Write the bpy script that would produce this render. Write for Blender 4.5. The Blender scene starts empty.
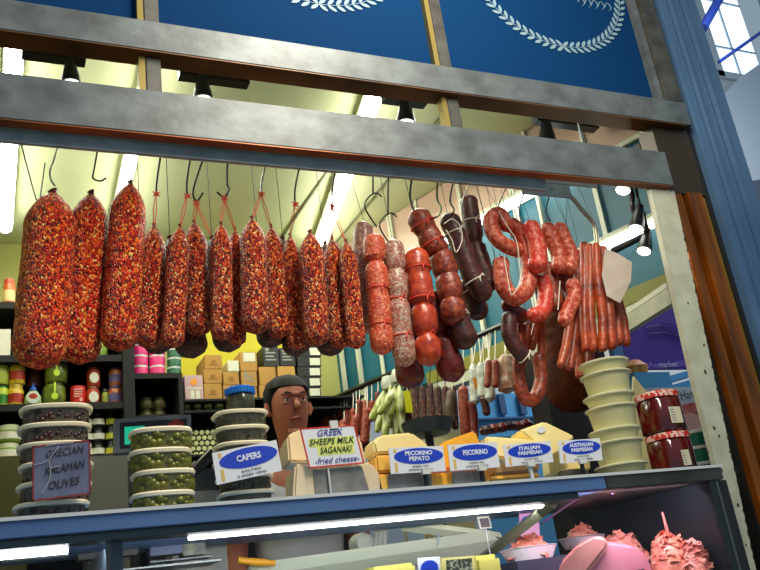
import bpy, bmesh, math, random
import numpy as np
from mathutils import Vector, Matrix, noise
random.seed(7)
C = bpy.context.scene.collection
S = bpy.context.scene

# ---------------------------------------------------------------- camera, world, lights, exposure
MW = np.array([[0.91213312, -0.03008607, -0.40878846],
               [-0.38925634, -0.37604398, -0.8408748],
               [-0.12842382, 0.92611325, -0.35471336]])
CAM = np.array([0., 0., 1.15]); F = 856.
cd = bpy.data.cameras.new('camera'); cam = bpy.data.objects.new('camera', cd); C.objects.link(cam)
cd.sensor_width = 36; cd.lens = F/760*36; cd.clip_start = .05
cam.matrix_world = Matrix([[*MW[0], 0], [*MW[1], 0], [*MW[2], 1.15], [0, 0, 0, 1]])
S.camera = cam
S.view_settings.view_transform = 'Standard'; S.view_settings.look = 'None'
S.view_settings.gamma = 1; S.view_settings.use_curve_mapping = False
S.view_settings.exposure = 0.25
w = bpy.data.worlds.new('world'); S.world = w; w.use_nodes = True
bg = w.node_tree.nodes['Background']; bg.inputs[0].default_value = (.62, .83, 1, 1); bg.inputs[1].default_value = .32

def lamp(name, loc, target, size, power, col, sy=None, typ='AREA', spot=None):
    l = bpy.data.lights.new(name, typ); l.energy = power; l.color = col
    if typ == 'AREA':
        l.size = size
        if sy: l.shape = 'RECTANGLE'; l.size_y = sy
    if typ == 'SPOT': l.spot_size = spot; l.spot_blend = .5; l.shadow_soft_size = size
    o = bpy.data.objects.new(name, l); C.objects.link(o); o.location = loc
    d = Vector(target)-Vector(loc); o.rotation_euler = d.to_track_quat('-Z', 'Y').to_euler()
    return o
lamp('aisle_light', (1.1, .9, 3.45), (1.0, 2.0, 2.0), .35, 54, (1, .90, .74), 1.6)
lamp('shop_light_left', (.1, 3.3, 2.98), (.1, 3.3, 0), .3, 3.5, (1, 1, .84), 1.2)
lamp('shop_light_middle', (.75, 3.3, 2.98), (.75, 3.3, 0), .3, 3.5, (1, 1, .84), 1.2)
lamp('shop_light_right', (1.5, 3.1, 2.98), (1.5, 3.1, 0), .3, 11, (1, 1, .88), 1.4)
lamp('hall_wall_fill', (5.2, 3.2, 5.4), (4.2, 6., 3.4), 2., 110, (.92, .96, 1), 2.)  # added fill lamp, no real skylight, brightens the pale hall walls
lamp('case_light', (.75, 2.03, 1.352), (.75, 2.5, .9), 1.3, 3.2, (.95, 1, 1), .03)
lamp('meat_light', (1.62, 1.925, 1.372), (1.62, 2.2, 1.14), .4, 2.4, (1, .82, .97), .03)

# ---------------------------------------------------------------- helpers
def P(px, py, Y=None, X=None, Z=None):
    d = MW @ np.array([px-380, -(py-285), -F])
    t = (Y-CAM[1])/d[1] if Y is not None else ((X-CAM[0])/d[0] if X is not None else (Z-CAM[2])/d[2])
    return Vector(CAM + t*d)
def K(p):  # metres per pixel at a point
    return float(-(MW.T @ (np.array(p)-CAM))[2]/F)
def lin(c): return tuple(((v/255)/12.92 if v/255 <= .04045 else ((v/255+.055)/1.055)**2.4) for v in c)
MATS = {}
def mat(name, rgb=(200, 200, 200), rough=.5, metal=0., rgb2=None, scale=20., bump=0., bscale=None, alpha=1., emit=0., det=3., contrast=(.35, .65), stretch=None, trans=0., coat=0., sss=0.):
    if name in MATS: return MATS[name]
    m = bpy.data.materials.new(name); m.use_nodes = True; nt = m.node_tree; b = nt.nodes['Principled BSDF']
    b.inputs['Base Color'].default_value = (*lin(rgb), 1); b.inputs['Roughness'].default_value = rough; b.inputs['Metallic'].default_value = metal
    b.inputs['Alpha'].default_value = alpha
    b.inputs['Transmission Weight'].default_value = trans; b.inputs['Coat Weight'].default_value = coat
    if emit: b.inputs['Emission Color'].default_value = (*lin(rgb), 1); b.inputs['Emission Strength'].default_value = emit
    if rgb2 or bump:
        tc = nt.nodes.new('ShaderNodeTexCoord'); mp = nt.nodes.new('ShaderNodeMapping')
        if stretch: mp.inputs['Scale'].default_value = stretch
        nt.links.new(tc.outputs['Object'], mp.inputs[0])
        n = nt.nodes.new('ShaderNodeTexNoise'); n.inputs['Scale'].default_value = scale; n.inputs['Detail'].default_value = det
        nt.links.new(mp.outputs[0], n.inputs['Vector'])
        if rgb2:
            r = nt.nodes.new('ShaderNodeValToRGB'); r.color_ramp.elements[0].position = contrast[0]; r.color_ramp.elements[1].position = contrast[1]
            r.color_ramp.elements[0].color = (*lin(rgb), 1); r.color_ramp.elements[1].color = (*lin(rgb2), 1)
            nt.links.new(n.outputs['Fac'], r.inputs[0]); nt.links.new(r.outputs[0], b.inputs['Base Color'])
        if bump:
            n2 = nt.nodes.new('ShaderNodeTexNoise'); n2.inputs['Scale'].default_value = bscale or scale; nt.links.new(mp.outputs[0], n2.inputs['Vector'])
            bp = nt.nodes.new('ShaderNodeBump'); bp.inputs['Strength'].default_value = bump; bp.inputs['Distance'].default_value = .004
            nt.links.new(n2.outputs['Fac'], bp.inputs['Height']); nt.links.new(bp.outputs[0], b.inputs['Normal'])
    MATS[name] = m; return m
def voro(name, cols, scale, rough=.4, bump=.8, dist=.004, stretch=(1, 1, .7), base=None, coat=.2):
    """flaky coating: every voronoi cell takes a random colour of the list"""
    m = bpy.data.materials.new(name); m.use_nodes = True; nt = m.node_tree; b = nt.nodes['Principled BSDF']
    b.inputs['Roughness'].default_value = rough; b.inputs['Coat Weight'].default_value = coat
    b.inputs['Specular IOR Level'].default_value = .45
    tc = nt.nodes.new('ShaderNodeTexCoord'); mp = nt.nodes.new('ShaderNodeMapping'); mp.inputs['Scale'].default_value = stretch
    nt.links.new(tc.outputs['Object'], mp.inputs[0])
    nn = nt.nodes.new('ShaderNodeTexNoise'); nn.inputs['Scale'].default_value = scale*1.3; nt.links.new(mp.outputs[0], nn.inputs['Vector'])
    mx = nt.nodes.new('ShaderNodeMix'); mx.data_type = 'VECTOR'; mx.inputs[0].default_value = .003
    nt.links.new(mp.outputs[0], mx.inputs[4]); nt.links.new(nn.outputs['Color'], mx.inputs[5])
    v = nt.nodes.new('ShaderNodeTexVoronoi'); v.inputs['Scale'].default_value = scale; nt.links.new(mx.outputs[1], v.inputs['Vector'])
    sp = nt.nodes.new('ShaderNodeSeparateColor'); nt.links.new(v.outputs['Color'], sp.inputs[0])
    r = nt.nodes.new('ShaderNodeValToRGB'); r.color_ramp.interpolation = 'CONSTANT'
    el = r.color_ramp.elements
    while len(el) < len(cols): el.new(.5)
    t = 0
    for e, (wt, c) in zip(el, cols): pass
    pos = 0.
    tot = sum(x[0] for x in cols)
    for i, (wt, c) in enumerate(cols):
        el[i].position = pos/tot; el[i].color = (*lin(c), 1); pos += wt
    nt.links.new(sp.outputs[0], r.inputs[0]); nt.links.new(r.outputs[0], b.inputs['Base Color'])
    bp = nt.nodes.new('ShaderNodeBump'); bp.invert = True; bp.inputs['Strength'].default_value = bump; bp.inputs['Distance'].default_value = dist
    nt.links.new(v.outputs['Distance'], bp.inputs['Height']); nt.links.new(bp.outputs[0], b.inputs['Normal'])
    MATS[name] = m; return m

ORG = {}
def obj(name, bm, m, parent=None, smooth=True, org=None, kind=None, label=None):
    me = bpy.data.meshes.new(name)
    o = bpy.data.objects.new(name, me); C.objects.link(o)
    if parent is not None:
        o.parent = parent; g = ORG[parent]
    else:
        if org is None:
            zs = [v.co for v in bm.verts]
            org = Vector((sum(v.x for v in zs)/len(zs), sum(v.y for v in zs)/len(zs), min(v.z for v in zs)))
        g = Vector(org); o.location = g
    ORG[o] = g
    bmesh.ops.translate(bm, verts=bm.verts, vec=-g)
    bmesh.ops.recalc_face_normals(bm, faces=bm.faces)
    bm.to_mesh(me); bm.free()
    if smooth:
        me.shade_smooth() if hasattr(me, 'shade_smooth') else None
        me.set_sharp_from_angle(angle=math.radians(38))
    else: me.shade_flat()
    if m: me.materials.append(m)
    if kind: o['kind'] = kind
    if label: o['label'] = label
    return o
def tag(o, label, cat, group=None, kind=None):
    o['label'] = label; o['category'] = cat
    if group: o['group'] = group
    if kind: o['kind'] = kind
    return o
def thing(name, label, cat, loc=(0, 0, 0), group=None):
    o = bpy.data.objects.new(name, None); C.objects.link(o); o.location = loc; o.empty_display_size = .05
    ORG[o] = Vector(loc); return tag(o, label, cat, group)
def struct(name, bm, m, parent=None, smooth=False):
    o = obj(name, bm, m, parent, smooth)
    if parent is None: o['kind'] = 'structure'
    return o
def copy_tree(o, parent=None):
    c = o.copy(); C.objects.link(c)
    if parent is not None: c.parent = parent
    for ch in list(o.children): copy_tree(ch, c)
    return c
def NB(): return bmesh.new()
def obox(bm, c, u, v, w_):
    """box with centre c and full edge vectors u v w"""
    c, u, v, w_ = map(Vector, (c, u, v, w_)); vs = []
    for k in (-.5, .5):
        for j in (-.5, .5):
            for i in (-.5, .5): vs.append(bm.verts.new(c+u*i+v*j+w_*k))
    for f in ((0, 1, 3, 2), (4, 6, 7, 5), (0, 4, 5, 1), (2, 3, 7, 6), (0, 2, 6, 4), (1, 5, 7, 3)): bm.faces.new([vs[i] for i in f])
    return bm
def bx(bm, x0, x1, y0, y1, z0, z1, bev=0):
    b2 = bmesh.new() if bev else bm
    obox(b2, ((x0+x1)/2, (y0+y1)/2, (z0+z1)/2), (x1-x0, 0, 0), (0, y1-y0, 0), (0, 0, z1-z0))
    if bev:
        bmesh.ops.bevel(b2, geom=b2.edges[:], offset=bev, segments=2, affect='EDGES')
        merge(bm, b2)
    return bm
def merge(bm, b2):
    vs = [bm.verts.new(v.co) for v in b2.verts]; b2.verts.index_update()
    for f in b2.faces: bm.faces.new([vs[v.index] for v in f.verts])
    b2.free()
def spline(pts, n=8):
    pts = [Vector(p) for p in pts]; out = []
    for i in range(len(pts)-1):
        p0 = pts[max(i-1, 0)]; p1 = pts[i]; p2 = pts[i+1]; p3 = pts[min(i+2, len(pts)-1)]
        for k in range(n):
            t = k/n
            out.append(.5*((2*p1)+(p2-p0)*t+(2*p0-5*p1+4*p2-p3)*t*t+(-p0+3*p1-3*p2+p3)*t**3))
    out.append(pts[-1]); return out
def tube(bm, pts, r, n=8, wob=0., squash=None):
    """tube along pts, r a number or a list of radii, closed ends"""
    pts = [Vector(p) for p in pts]
    rs = r if isinstance(r, (list, tuple)) else [r]*len(pts)
    T = [(pts[min(i+1, len(pts)-1)]-pts[max(i-1, 0)]).normalized() for i in range(len(pts))]
    a = Vector((0, 1, 0)) if abs(T[0].y) < .9 else Vector((1, 0, 0))
    nv = (a-T[0]*a.dot(T[0])).normalized(); rings = []
    for i, p in enumerate(pts):
        nv = (nv-T[i]*nv.dot(T[i])).normalized(); bv = T[i].cross(nv); ring = []
        for k in range(n):
            an = 2*math.pi*k/n; d = nv*math.cos(an)+bv*math.sin(an); rr = rs[i]
            if wob: rr *= 1+wob*(noise.noise((p+d*rs[i])*28)+.6*noise.noise((p+d*rs[i])*70))
            ring.append(bm.verts.new(p+d*rr))
        rings.append(ring)
    for A, B in zip(rings, rings[1:]):
        for k in range(n): bm.faces.new([A[k], A[(k+1) % n], B[(k+1) % n], B[k]])
    bm.faces.new(rings[0][::-1]); bm.faces.new(rings[-1]); return bm
def lathe(bm, prof, c=(0, 0, 0), n=24, sx=1., sy=1., e=2., rot=None):
    c = Vector(c); rings = []
    for r, z in prof:
        ring = []
        for k in range(n):
            a = 2*math.pi*k/n; ca, sa = math.cos(a), math.sin(a)
            x = math.copysign(abs(ca)**(2/e), ca)*r*sx; y = math.copysign(abs(sa)**(2/e), sa)*r*sy
            v = Vector((x, y, z))
            if rot: v = rot @ v
            ring.append(bm.verts.new(c+v))
        rings.append(ring)
    for A, B in zip(rings, rings[1:]):
        for k in range(n): bm.faces.new([A[k], A[(k+1) % n], B[(k+1) % n], B[k]])
    if prof[0][0] > 1e-5: bm.faces.new(rings[0][::-1])
    if prof[-1][0] > 1e-5: bm.faces.new(rings[-1])
    bmesh.ops.remove_doubles(bm, verts=bm.verts, dist=1e-6)
    return bm
def prism(bm, poly, off):
    """poly: world points; off: extrusion vector"""
    off = Vector(off); A = [bm.verts.new(Vector(p)) for p in poly]; B = [bm.verts.new(Vector(p)+off) for p in poly]; n = len(A)
    bm.faces.new(A[::-1]); bm.faces.new(B)
    for i in range(n): bm.faces.new([A[i], A[(i+1) % n], B[(i+1) % n], B[i]])
    return bm
def bevel(bm, off, seg=2):
    bmesh.ops.bevel(bm, geom=bm.edges[:], offset=off, segments=seg, affect='EDGES'); return bm
class Fr:
    """flat rectangle o,u,v with its outward normal (towards the aisle)"""
    def __init__(s, o, u, v, nrm=None):
        s.o, s.u, s.v = Vector(o), Vector(u), Vector(v); s.n = (s.u.cross(s.v)).normalized(); s.W = s.u.length; s.H = s.v.length
    def at(s, a, b, d=0): return s.o+s.u*a+s.v*b+s.n*d
def card_px(ul, ur, lr, ll, Y, lean=0):
    a, b, d = P(*ll, Y=Y), P(*lr, Y=Y), P(*ul, Y=Y+lean); return Fr(a, b-a, d-a)
def quad(bm, fr, a0, a1, b0, b1, d0, d1):
    prism(bm, [fr.at(a0, b0, d0), fr.at(a1, b0, d0), fr.at(a1, b1, d0), fr.at(a0, b1, d0)], fr.n*(d1-d0)); return bm
def ell(bm, fr, a, b, ra, rb, d0, d1, n=32):
    prism(bm, [fr.at(a+ra*math.cos(2*math.pi*k/n), b+rb*math.sin(2*math.pi*k/n), d0) for k in range(n)], fr.n*(d1-d0)); return bm
def text(body, fr, a, b, h, m, parent, wmax=None, shear=0, bold=0, d=.0016, name='lettering', rot=0):
    cu = bpy.data.curves.new(name, 'FONT'); cu.body = body; cu.size = 1; cu.shear = shear; cu.offset = bold; cu.align_x = 'CENTER'; cu.align_y = 'CENTER'; cu.resolution_u = 3
    cu.extrude = .02
    to = bpy.data.objects.new('t', cu); C.objects.link(to)
    dg = bpy.context.evaluated_depsgraph_get(); me = bpy.data.meshes.new_from_object(to.evaluated_get(dg))
    bpy.data.objects.remove(to); bm = bmesh.new(); bm.from_mesh(me); bpy.data.meshes.remove(me)
    xs = [v.co.x for v in bm.verts]; wd = max(xs)-min(xs); s = h*1.35; sxx = s
    if wmax: sxx = wmax*fr.W/wd if wd else s
    eu = fr.u.normalized(); ev = (fr.v-eu*fr.v.dot(eu)).normalized(); o = fr.at(a, b, d); cr, sr = math.cos(rot), math.sin(rot)
    for v in bm.verts:
        x, y = v.co.x*sxx, v.co.y*s
        v.co = o+eu*(x*cr-y*sr)+ev*(x*sr+y*cr)+fr.n*(v.co.z*.02)
    return obj(name, bm, m, parent, smooth=False)

# ---------------------------------------------------------------- materials
alu = mat('brushed_aluminium', (104, 112, 114), .45, .3, (74, 79, 80), 12, .12, 40, stretch=(1, 1, 1.4), contrast=(.3, .72))
alu_dark = mat('dull_aluminium', (84, 84, 78), .45, .35, (58, 56, 50), 14)
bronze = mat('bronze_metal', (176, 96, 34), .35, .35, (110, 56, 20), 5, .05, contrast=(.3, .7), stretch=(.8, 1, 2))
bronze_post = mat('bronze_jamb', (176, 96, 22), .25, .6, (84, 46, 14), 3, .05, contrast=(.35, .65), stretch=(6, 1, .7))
black_gap = mat('black_rubber', (16, 15, 13), .6)
steel = mat('zinc_rail', (176, 192, 196), .5, .1, (146, 160, 164), 12)
blue_post = mat('blue_grey_paint', (84, 116, 150), .35, .2, (66, 96, 130), 4, stretch=(1, 1, .4))
fascia = mat('deep_blue_board', (0, 46, 88), .9); fascia.node_tree.nodes['Principled BSDF'].inputs['Specular IOR Level'].default_value = .1
wreath = mat('pale_blue_print', (118, 146, 158), .6)
cream = mat('cream_ceiling', (206, 210, 168), .7, 0, (198, 204, 158), 1.2)
wallcol = mat('olive_cream_wall', (176, 176, 100), .7)
yellow = mat('yellow_wall', (206, 194, 20), .6)
black_shelf = mat('black_shelf', (7, 7, 6), .7)
white_paint = mat('chipped_white_paint', (186, 188, 164), .5, 0, (170, 170, 148), 18, .2, 30)
chip = mat('bare_chip', (36, 32, 26), .7)
teal = mat('teal_panel', (14, 104, 122), .5, 0, (10, 88, 108), 2)
olive = mat('olive_trim', (128, 126, 40), .5)
offwhite = mat('offwhite_post', (206, 208, 184), .45)
glass = mat('clear_glass', (6, 8, 10), .02, 0, alpha=.16)
tube_m = mat('lit_tube', (250, 252, 255), .5, emit=12.)
lilac_m = mat('lilac_tube_reflection', (225, 150, 250), .5, emit=9.)
steelblue = mat('steel_blue_counter', (92, 126, 176), .38, .15, (74, 104, 156), 3, stretch=(.5, 1, 1))
edge_w = mat('pale_edge', (214, 218, 218), .4, .2)
wire = mat('hook_wire', (44, 44, 44), .3, .8); wire_l = mat('bright_wire', (170, 172, 168), .25, .8)
twine_r = mat('red_twine', (236, 92, 58), .7); twine_w = mat('white_string', (224, 216, 196), .7)
knotm = mat('salami_tip', (110, 34, 18), .5)
seed = voro('red_spiced_flakes', [(3.4, (206, 36, 6)), (3, (146, 18, 3)), (1.6, (84, 8, 2)), (2.8, (242, 84, 14)), (1.7, (255, 146, 46)), (.5, (255, 206, 118))], 215, bump=1., dist=.007, coat=0, rough=.38)
seed2 = voro('deep_spiced_flakes', [(3.4, (178, 36, 12)), (3, (126, 20, 6)), (1.8, (70, 10, 4)), (2.4, (226, 86, 28)), (1.6, (250, 146, 66)), (.6, (254, 204, 132))], 230, bump=1., dist=.007, coat=0, rough=.38)
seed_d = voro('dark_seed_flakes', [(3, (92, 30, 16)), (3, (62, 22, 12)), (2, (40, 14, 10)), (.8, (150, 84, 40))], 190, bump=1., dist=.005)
net_o = voro('marbled_orange_sausage', [(4, (206, 84, 50)), (3, (184, 62, 38)), (2, (216, 112, 66)), (.5, (230, 160, 112))], 190, bump=.6, dist=.003, stretch=(1, 1, 1))
net_g = voro('marbled_grey_sausage', [(3, (176, 116, 96)), (3, (150, 84, 66)), (2.4, (172, 146, 128)), (1.2, (198, 176, 156))], 190, bump=.3, dist=.002, stretch=(1, 1, 1))
paprika = mat('smooth_orange_sausage', (206, 78, 30), .36, 0, (150, 34, 14), 32, .6, 50, coat=.2, det=5)
brownred = mat('brown_red_sausage', (168, 74, 40), .42, 0, (108, 32, 18), 60, .7, 90, contrast=(.35, .62), coat=.1, det=5)
darkred = mat('dark_red_sausage', (124, 26, 14), .4, 0, (74, 12, 8), 40, .6, 60, coat=.1, det=5)
darkbrown = mat('dark_brown_sausage', (92, 44, 36), .42, 0, (58, 26, 22), 55, .4, 110, contrast=(.35, .6))
chor = mat('fresh_chorizo', (176, 54, 32), .42, 0, (226, 130, 96), 75, .8, 110, det=6, contrast=(.44, .66), coat=.1)
chor_r = mat('bright_red_chorizo', (206, 52, 34), .4, 0, (236, 136, 106), 80, .7, 110, det=6, contrast=(.48, .7), coat=.1)
cabana = mat('thin_smoked_sausage', (184, 72, 22), .42, 0, (98, 26, 8), 26, .6, 80, coat=.1, det=5)
cabana_o = mat('amber_smoked_sausage', (190, 84, 24), .4, 0, (130, 42, 12), 22, .5, 80, coat=.1, det=5)
leg_m = mat('smoked_ham_skin', (96, 42, 14), .8, 0, (58, 24, 8), 12, .4, 30); leg_m.node_tree.nodes['Principled BSDF'].inputs['Specular IOR Level'].default_value = .15
tag_m = mat('frosted_tag', (222, 206, 186), .35, 0, (205, 186, 170), 10, alpha=.9)
lid_m = mat('frosted_lid', (244, 232, 196), .35)
tub_m = mat('clear_tub', (190, 190, 160), .12, alpha=.14)
yel_fill = mat('pale_yellow_cream', (234, 224, 150), .5, 0, (222, 208, 128), 14)
cup_m = mat('cream_cup_plastic', (232, 226, 172), .35, alpha=.8)
white_m = mat('white_card', (226, 228, 232), .5)
blue_m = mat('royal_blue_print', (14, 60, 190), .5)
dkblue_ink = mat('blue_ink', (40, 50, 150), .6); green_ink = mat('dark_green_ink', (20, 62, 42), .6); black_ink = mat('black_ink', (18, 18, 20), .6)
gold = mat('ochre_strip', (220, 180, 96), .5); red_edge = mat('red_border', (206, 44, 30), .5)
clip_m = mat('clip_plastic', (214, 216, 206), .3); blackpl = mat('black_plastic', (20, 20, 22), .4)
white_ink = mat('white_ink', (226, 232, 248), .5)
skin = mat('skin', (176, 104, 78), .5, 0, (164, 92, 68), 20)

# ---------------------------------------------------------------- structure
struct('floor', bx(NB(), -4, 8, -3, 9, -.1, 0), mat('grey_floor', (92, 90, 86), .5, 0, (74, 72, 70), 3))
struct('floor', bx(NB(), -.68, 1.7, 2.62, 4.2, .001, .2), mat('duckboard', (96, 72, 48), .6, 0, (74, 54, 36), 4))
struct('ceiling', bx(NB(), -.75, 2.43, 1.99, 4.35, 3.1, 3.16), cream)
struct('wall_back', bx(NB(), -.75, 1.78, 4.25, 4.33, 0, 3.1), wallcol)
struct('wall_left', bx(NB(), -.75, -.68, 1.99, 4.25, 0, 3.1), wallcol)
# yellow poster board behind the boxes
a = P(184, 340, Y=4.1); b = P(312, 400, Y=4.1)
struct('trim_1', bx(NB(), a.x, b.x, 4.2, 4.249, 1.9, 2.75), yellow)
# oblique side wall : teal panels, white mullions, olive rail
A0 = Vector((1.74, 4.25, 0)); A1 = Vector((2.42, 2.02, 0)); DW = (A1-A0); LW = DW.length; uw = DW.normalized(); nw = Vector((uw.y, -uw.x, 0))
if nw.x > 0: nw = -nw
def W(t, z, d=0): return A0+uw*t*LW+Vector((0, 0, z))+nw*d
def wbox(bm, t0, t1, z0, z1, d0, d1):
    prism(bm, [W(t0, z0, d0), W(t1, z0, d0), W(t1, z1, d0), W(t0, z1, d0)], nw*(d1-d0)); return bm
struct('wall_right', wbox(NB(), 0, 1, 2.16, 3.1, -.06, 0), teal)
struct('wall_right', wbox(NB(), 0, .5, 0, 1.2, -.06, 0), mat('grey_wall', (96, 104, 104), .6))
struct('trim_2', wbox(NB(), .3, 1, 2.14, 2.20, 0, .03), olive)
struct('trim_3', wbox(NB(), .3, 1, 2.09, 2.14, -.05, .025), offwhite)
for i, (t, wd) in enumerate(((.02, .05), (.085, .035), (.16, .035), (.25, .045), (.34, .02), (.47, .03), (.60, .04), (.66, .02), (.78, .03))):
    struct('trim_4', wbox(NB(), t, t+wd*.3, 1.2 if t < .3 else 2.201, 3.1, 0.013, .02+.01*(i % 2)), offwhite)
struct('trim_5', wbox(NB(), 0, 1, 2.80, 3.095, 0.001, .012), mat('beige_band', (190, 160, 140), .6))
struct('trim_5', wbox(NB(), 0, 1, 2.78, 2.80, 0, .02), offwhite)
# ceiling seams
seam = mat('seam', (120, 122, 92), .6)
for x in (1.40, 1.72):
    struct('trim_6', bx(NB(), x-.005, x+.005, 2.05, 4.24, 3.093, 3.0995), seam)

# facade frame
struct('trim_7', bx(NB(), -.9, 2.222, 1.9, 1.972, 2.603, 2.697, .002), alu)       # upper beam
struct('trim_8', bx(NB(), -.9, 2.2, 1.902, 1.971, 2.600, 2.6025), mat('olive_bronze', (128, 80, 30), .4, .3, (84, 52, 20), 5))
struct('trim_9', bx(NB(), -.9, 2.06, 1.9, 1.936, 2.348, 2.477, .002), alu)         # lower beam
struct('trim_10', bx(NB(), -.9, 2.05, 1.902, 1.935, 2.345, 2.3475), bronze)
struct('trim_11', bx(NB(), -.9, 1.58, 1.956, 1.968, 2.319, 2.375), steel)         # hanging rail strip
for i, (x0, x1, za, zb) in enumerate(((.325, .383, 2.4775, 2.599), (1.232, 1.292, 2.4775, 2.599), (.325, .383, 2.6975, 3.6), (1.232, 1.292, 2.6975, 3.6))):
    struct('trim_12', bx(NB(), x0, x0+.016, 1.925, 1.956, za, zb), mat('gold_edge', (150, 132, 70), .35, .5))
    struct('trim_12', bx(NB(), x0+.017, x1, 1.925, 1.955, za, zb, .003), alu_dark)
struct('trim_13', bx(NB(), 2.124, 2.145, 1.915, 1.965, 2.698, 3.6, .003), alu)
struct('trim_13', bx(NB(), 2.146, 2.222, 1.905, 1.965, 2.698, 3.6, .003), alu_dark)
struct('trim_14', bx(NB(), 2.223, 2.24, 1.93, 1.99, 0, 3.5), black_gap)
# bronze jamb, several ridges
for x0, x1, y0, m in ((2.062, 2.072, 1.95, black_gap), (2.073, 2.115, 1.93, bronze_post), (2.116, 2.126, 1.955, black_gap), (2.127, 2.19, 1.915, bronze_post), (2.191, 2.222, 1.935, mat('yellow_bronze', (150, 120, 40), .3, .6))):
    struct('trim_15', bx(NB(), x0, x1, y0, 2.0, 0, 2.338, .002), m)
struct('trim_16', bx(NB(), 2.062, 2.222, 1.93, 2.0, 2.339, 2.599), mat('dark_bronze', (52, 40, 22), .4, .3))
struct('trim_16', bx(NB(), 2.06, 2.222, 2.001, 2.03, 0, 2.574), black_gap)
for x0, x1, y0 in ((2.241, 2.285, 1.90), (2.286, 2.30, 1.888), (2.301, 2.36, 1.905), (2.361, 2.375, 1.888), (2.376, 2.44, 1.90)):
    struct('trim_17', bx(NB(), x0, x1, y0, 2.05, 0, 3.6, .004), blue_post)
# white chipped inner post + header of the side window
pw = struct('trim_18', prism(NB(), [(1.93, 1.92, 0), (1.966, 1.92, 0), (1.966, 1.92, .95), (2.074, 1.92, 2.338), (1.972, 1.92, 2.338), (1.94, 1.92, 1.7), (1.93, 1.92, .95)], (0, .02, 0)), white_paint)
cb = NB(); random.seed(3)
for px, py in ((688, 303), (704, 345), (714, 428), (719, 436), (730, 452), (707, 452), (738, 505), (735, 470), (746, 545), (732, 540), (705, 372), (722, 470)):
    p = P(px, py, Y=1.9195); r = random.uniform(.002, .005)
    prism(cb, [(p.x+r*math.cos(a)*random.uniform(.6, 1.3), 1.9198, p.z+r*1.6*math.sin(a)) for a in [k*.9 for k in range(7)]], (0, -.0012, 0))
for k in range(30):
    z = 1.15+k*.036+random.uniform(-.01, .01); r = random.uniform(.004, .02); xe = 1.966+.108*(z-.95)/1.388
    prism(cb, [(xe, 1.9198, z-r), (xe-random.uniform(.001, .005), 1.9198, z), (xe, 1.9198, z+r)], (0, -.0012, 0))
struct('paint_chip', cb, chip, pw)
q0 = Vector((2.04, 2.03, 0)); q1 = Vector((2.12, 2.60, 0)); qd = (q1-q0).normalized(); qn = Vector((qd.y, -qd.x, 0))
def sbar(name, t0, t1, z0, z1, th, m, nm=True):
    a_, b_ = q0+qd*t0, q0+qd*t1
    return struct(name, prism(NB(), [a_+Vector((0, 0, z0)), b_+Vector((0, 0, z0)), b_+Vector((0, 0, z1)), a_+Vector((0, 0, z1))], qn*th), m)
sbar('trim_19', 0, .58, 1.975, 2.03, .03, white_paint)
sbar('trim_20', 0.0, .58, 2.032, 2.05, .05, offwhite)

# fascia sign boards
def board(x0, x1, label, cx, has, script=False):
    t = thing('fascia_sign', label, 'sign', (x0, 1.95, 2.697), 'blue fascia boards above the counter opening')
    obj('board', bx(NB(), x0, x1, 1.945, 1.955, 2.698, 3.62), fascia, t, False)
    if has:
        bm = NB(); cz, R = 3.218, .326
        N = 33
        for s in (-1, 1):
            for k in range(N):
                a_ = -math.pi/2 + s*(.04+k*.088)
                if abs(a_+math.pi/2) > 2.75: continue
                for off, dd in ((.9, 1), (1.1, -1)):
                    c = Vector((cx+R*math.cos(a_)*(1.0+.036*(-dd)), 1.944, cz+R*math.sin(a_)*(1.0+.036*(-dd))))
                    tang = Vector((-math.sin(a_)*s, 0, math.cos(a_)*s)); rad = Vector((math.cos(a_), 0, math.sin(a_)))
                    d = (tang*.75-rad*dd*.65).normalized(); e = Vector((d.z, 0, -d.x)); L = .033; Wd = .0064
                    prism(bm, [c+d*L*q+e*Wd*ww for q, ww in ((-.5, 0), (-.25, .8), (.1, 1), (.4, .6), (.55, 0), (.4, -.6), (.1, -1), (-.25, -.8))], (0, -.0014, 0))
            tube(bm, [(cx+R*math.cos(-math.pi/2+s*q*.1), 1.944, cz+R*math.sin(-math.pi/2+s*q*.1)) for q in range(30)], .0013, 5)
        obj('laurel_wreath', bm, wreath, t, False)
        if script:
            bm = NB()
            for x in range(5):
                tube(bm, spline([(cx+.12+x*.03, 1.9445, cz-.11), (cx+.137+x*.03, 1.9445, cz-.085), (cx+.15+x*.03, 1.9445, cz-.105), (cx+.135+x*.03, 1.9445, cz-.125), (cx+.15+x*.03, 1.9445, cz-.11)], 5), .0015, 5)
            obj('script_flourish', bm, wreath, t)
board(-.9, .324, 'deep blue fascia board at far left above the beam, left of the first mullion', 0, False)
board(.384, 1.231, 'middle deep blue fascia board with the bottom of a laurel wreath just showing', .87, True)
board(1.293, 2.123, 'right hand deep blue fascia board with a large pale laurel wreath', 1.7725, True, True)

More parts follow.
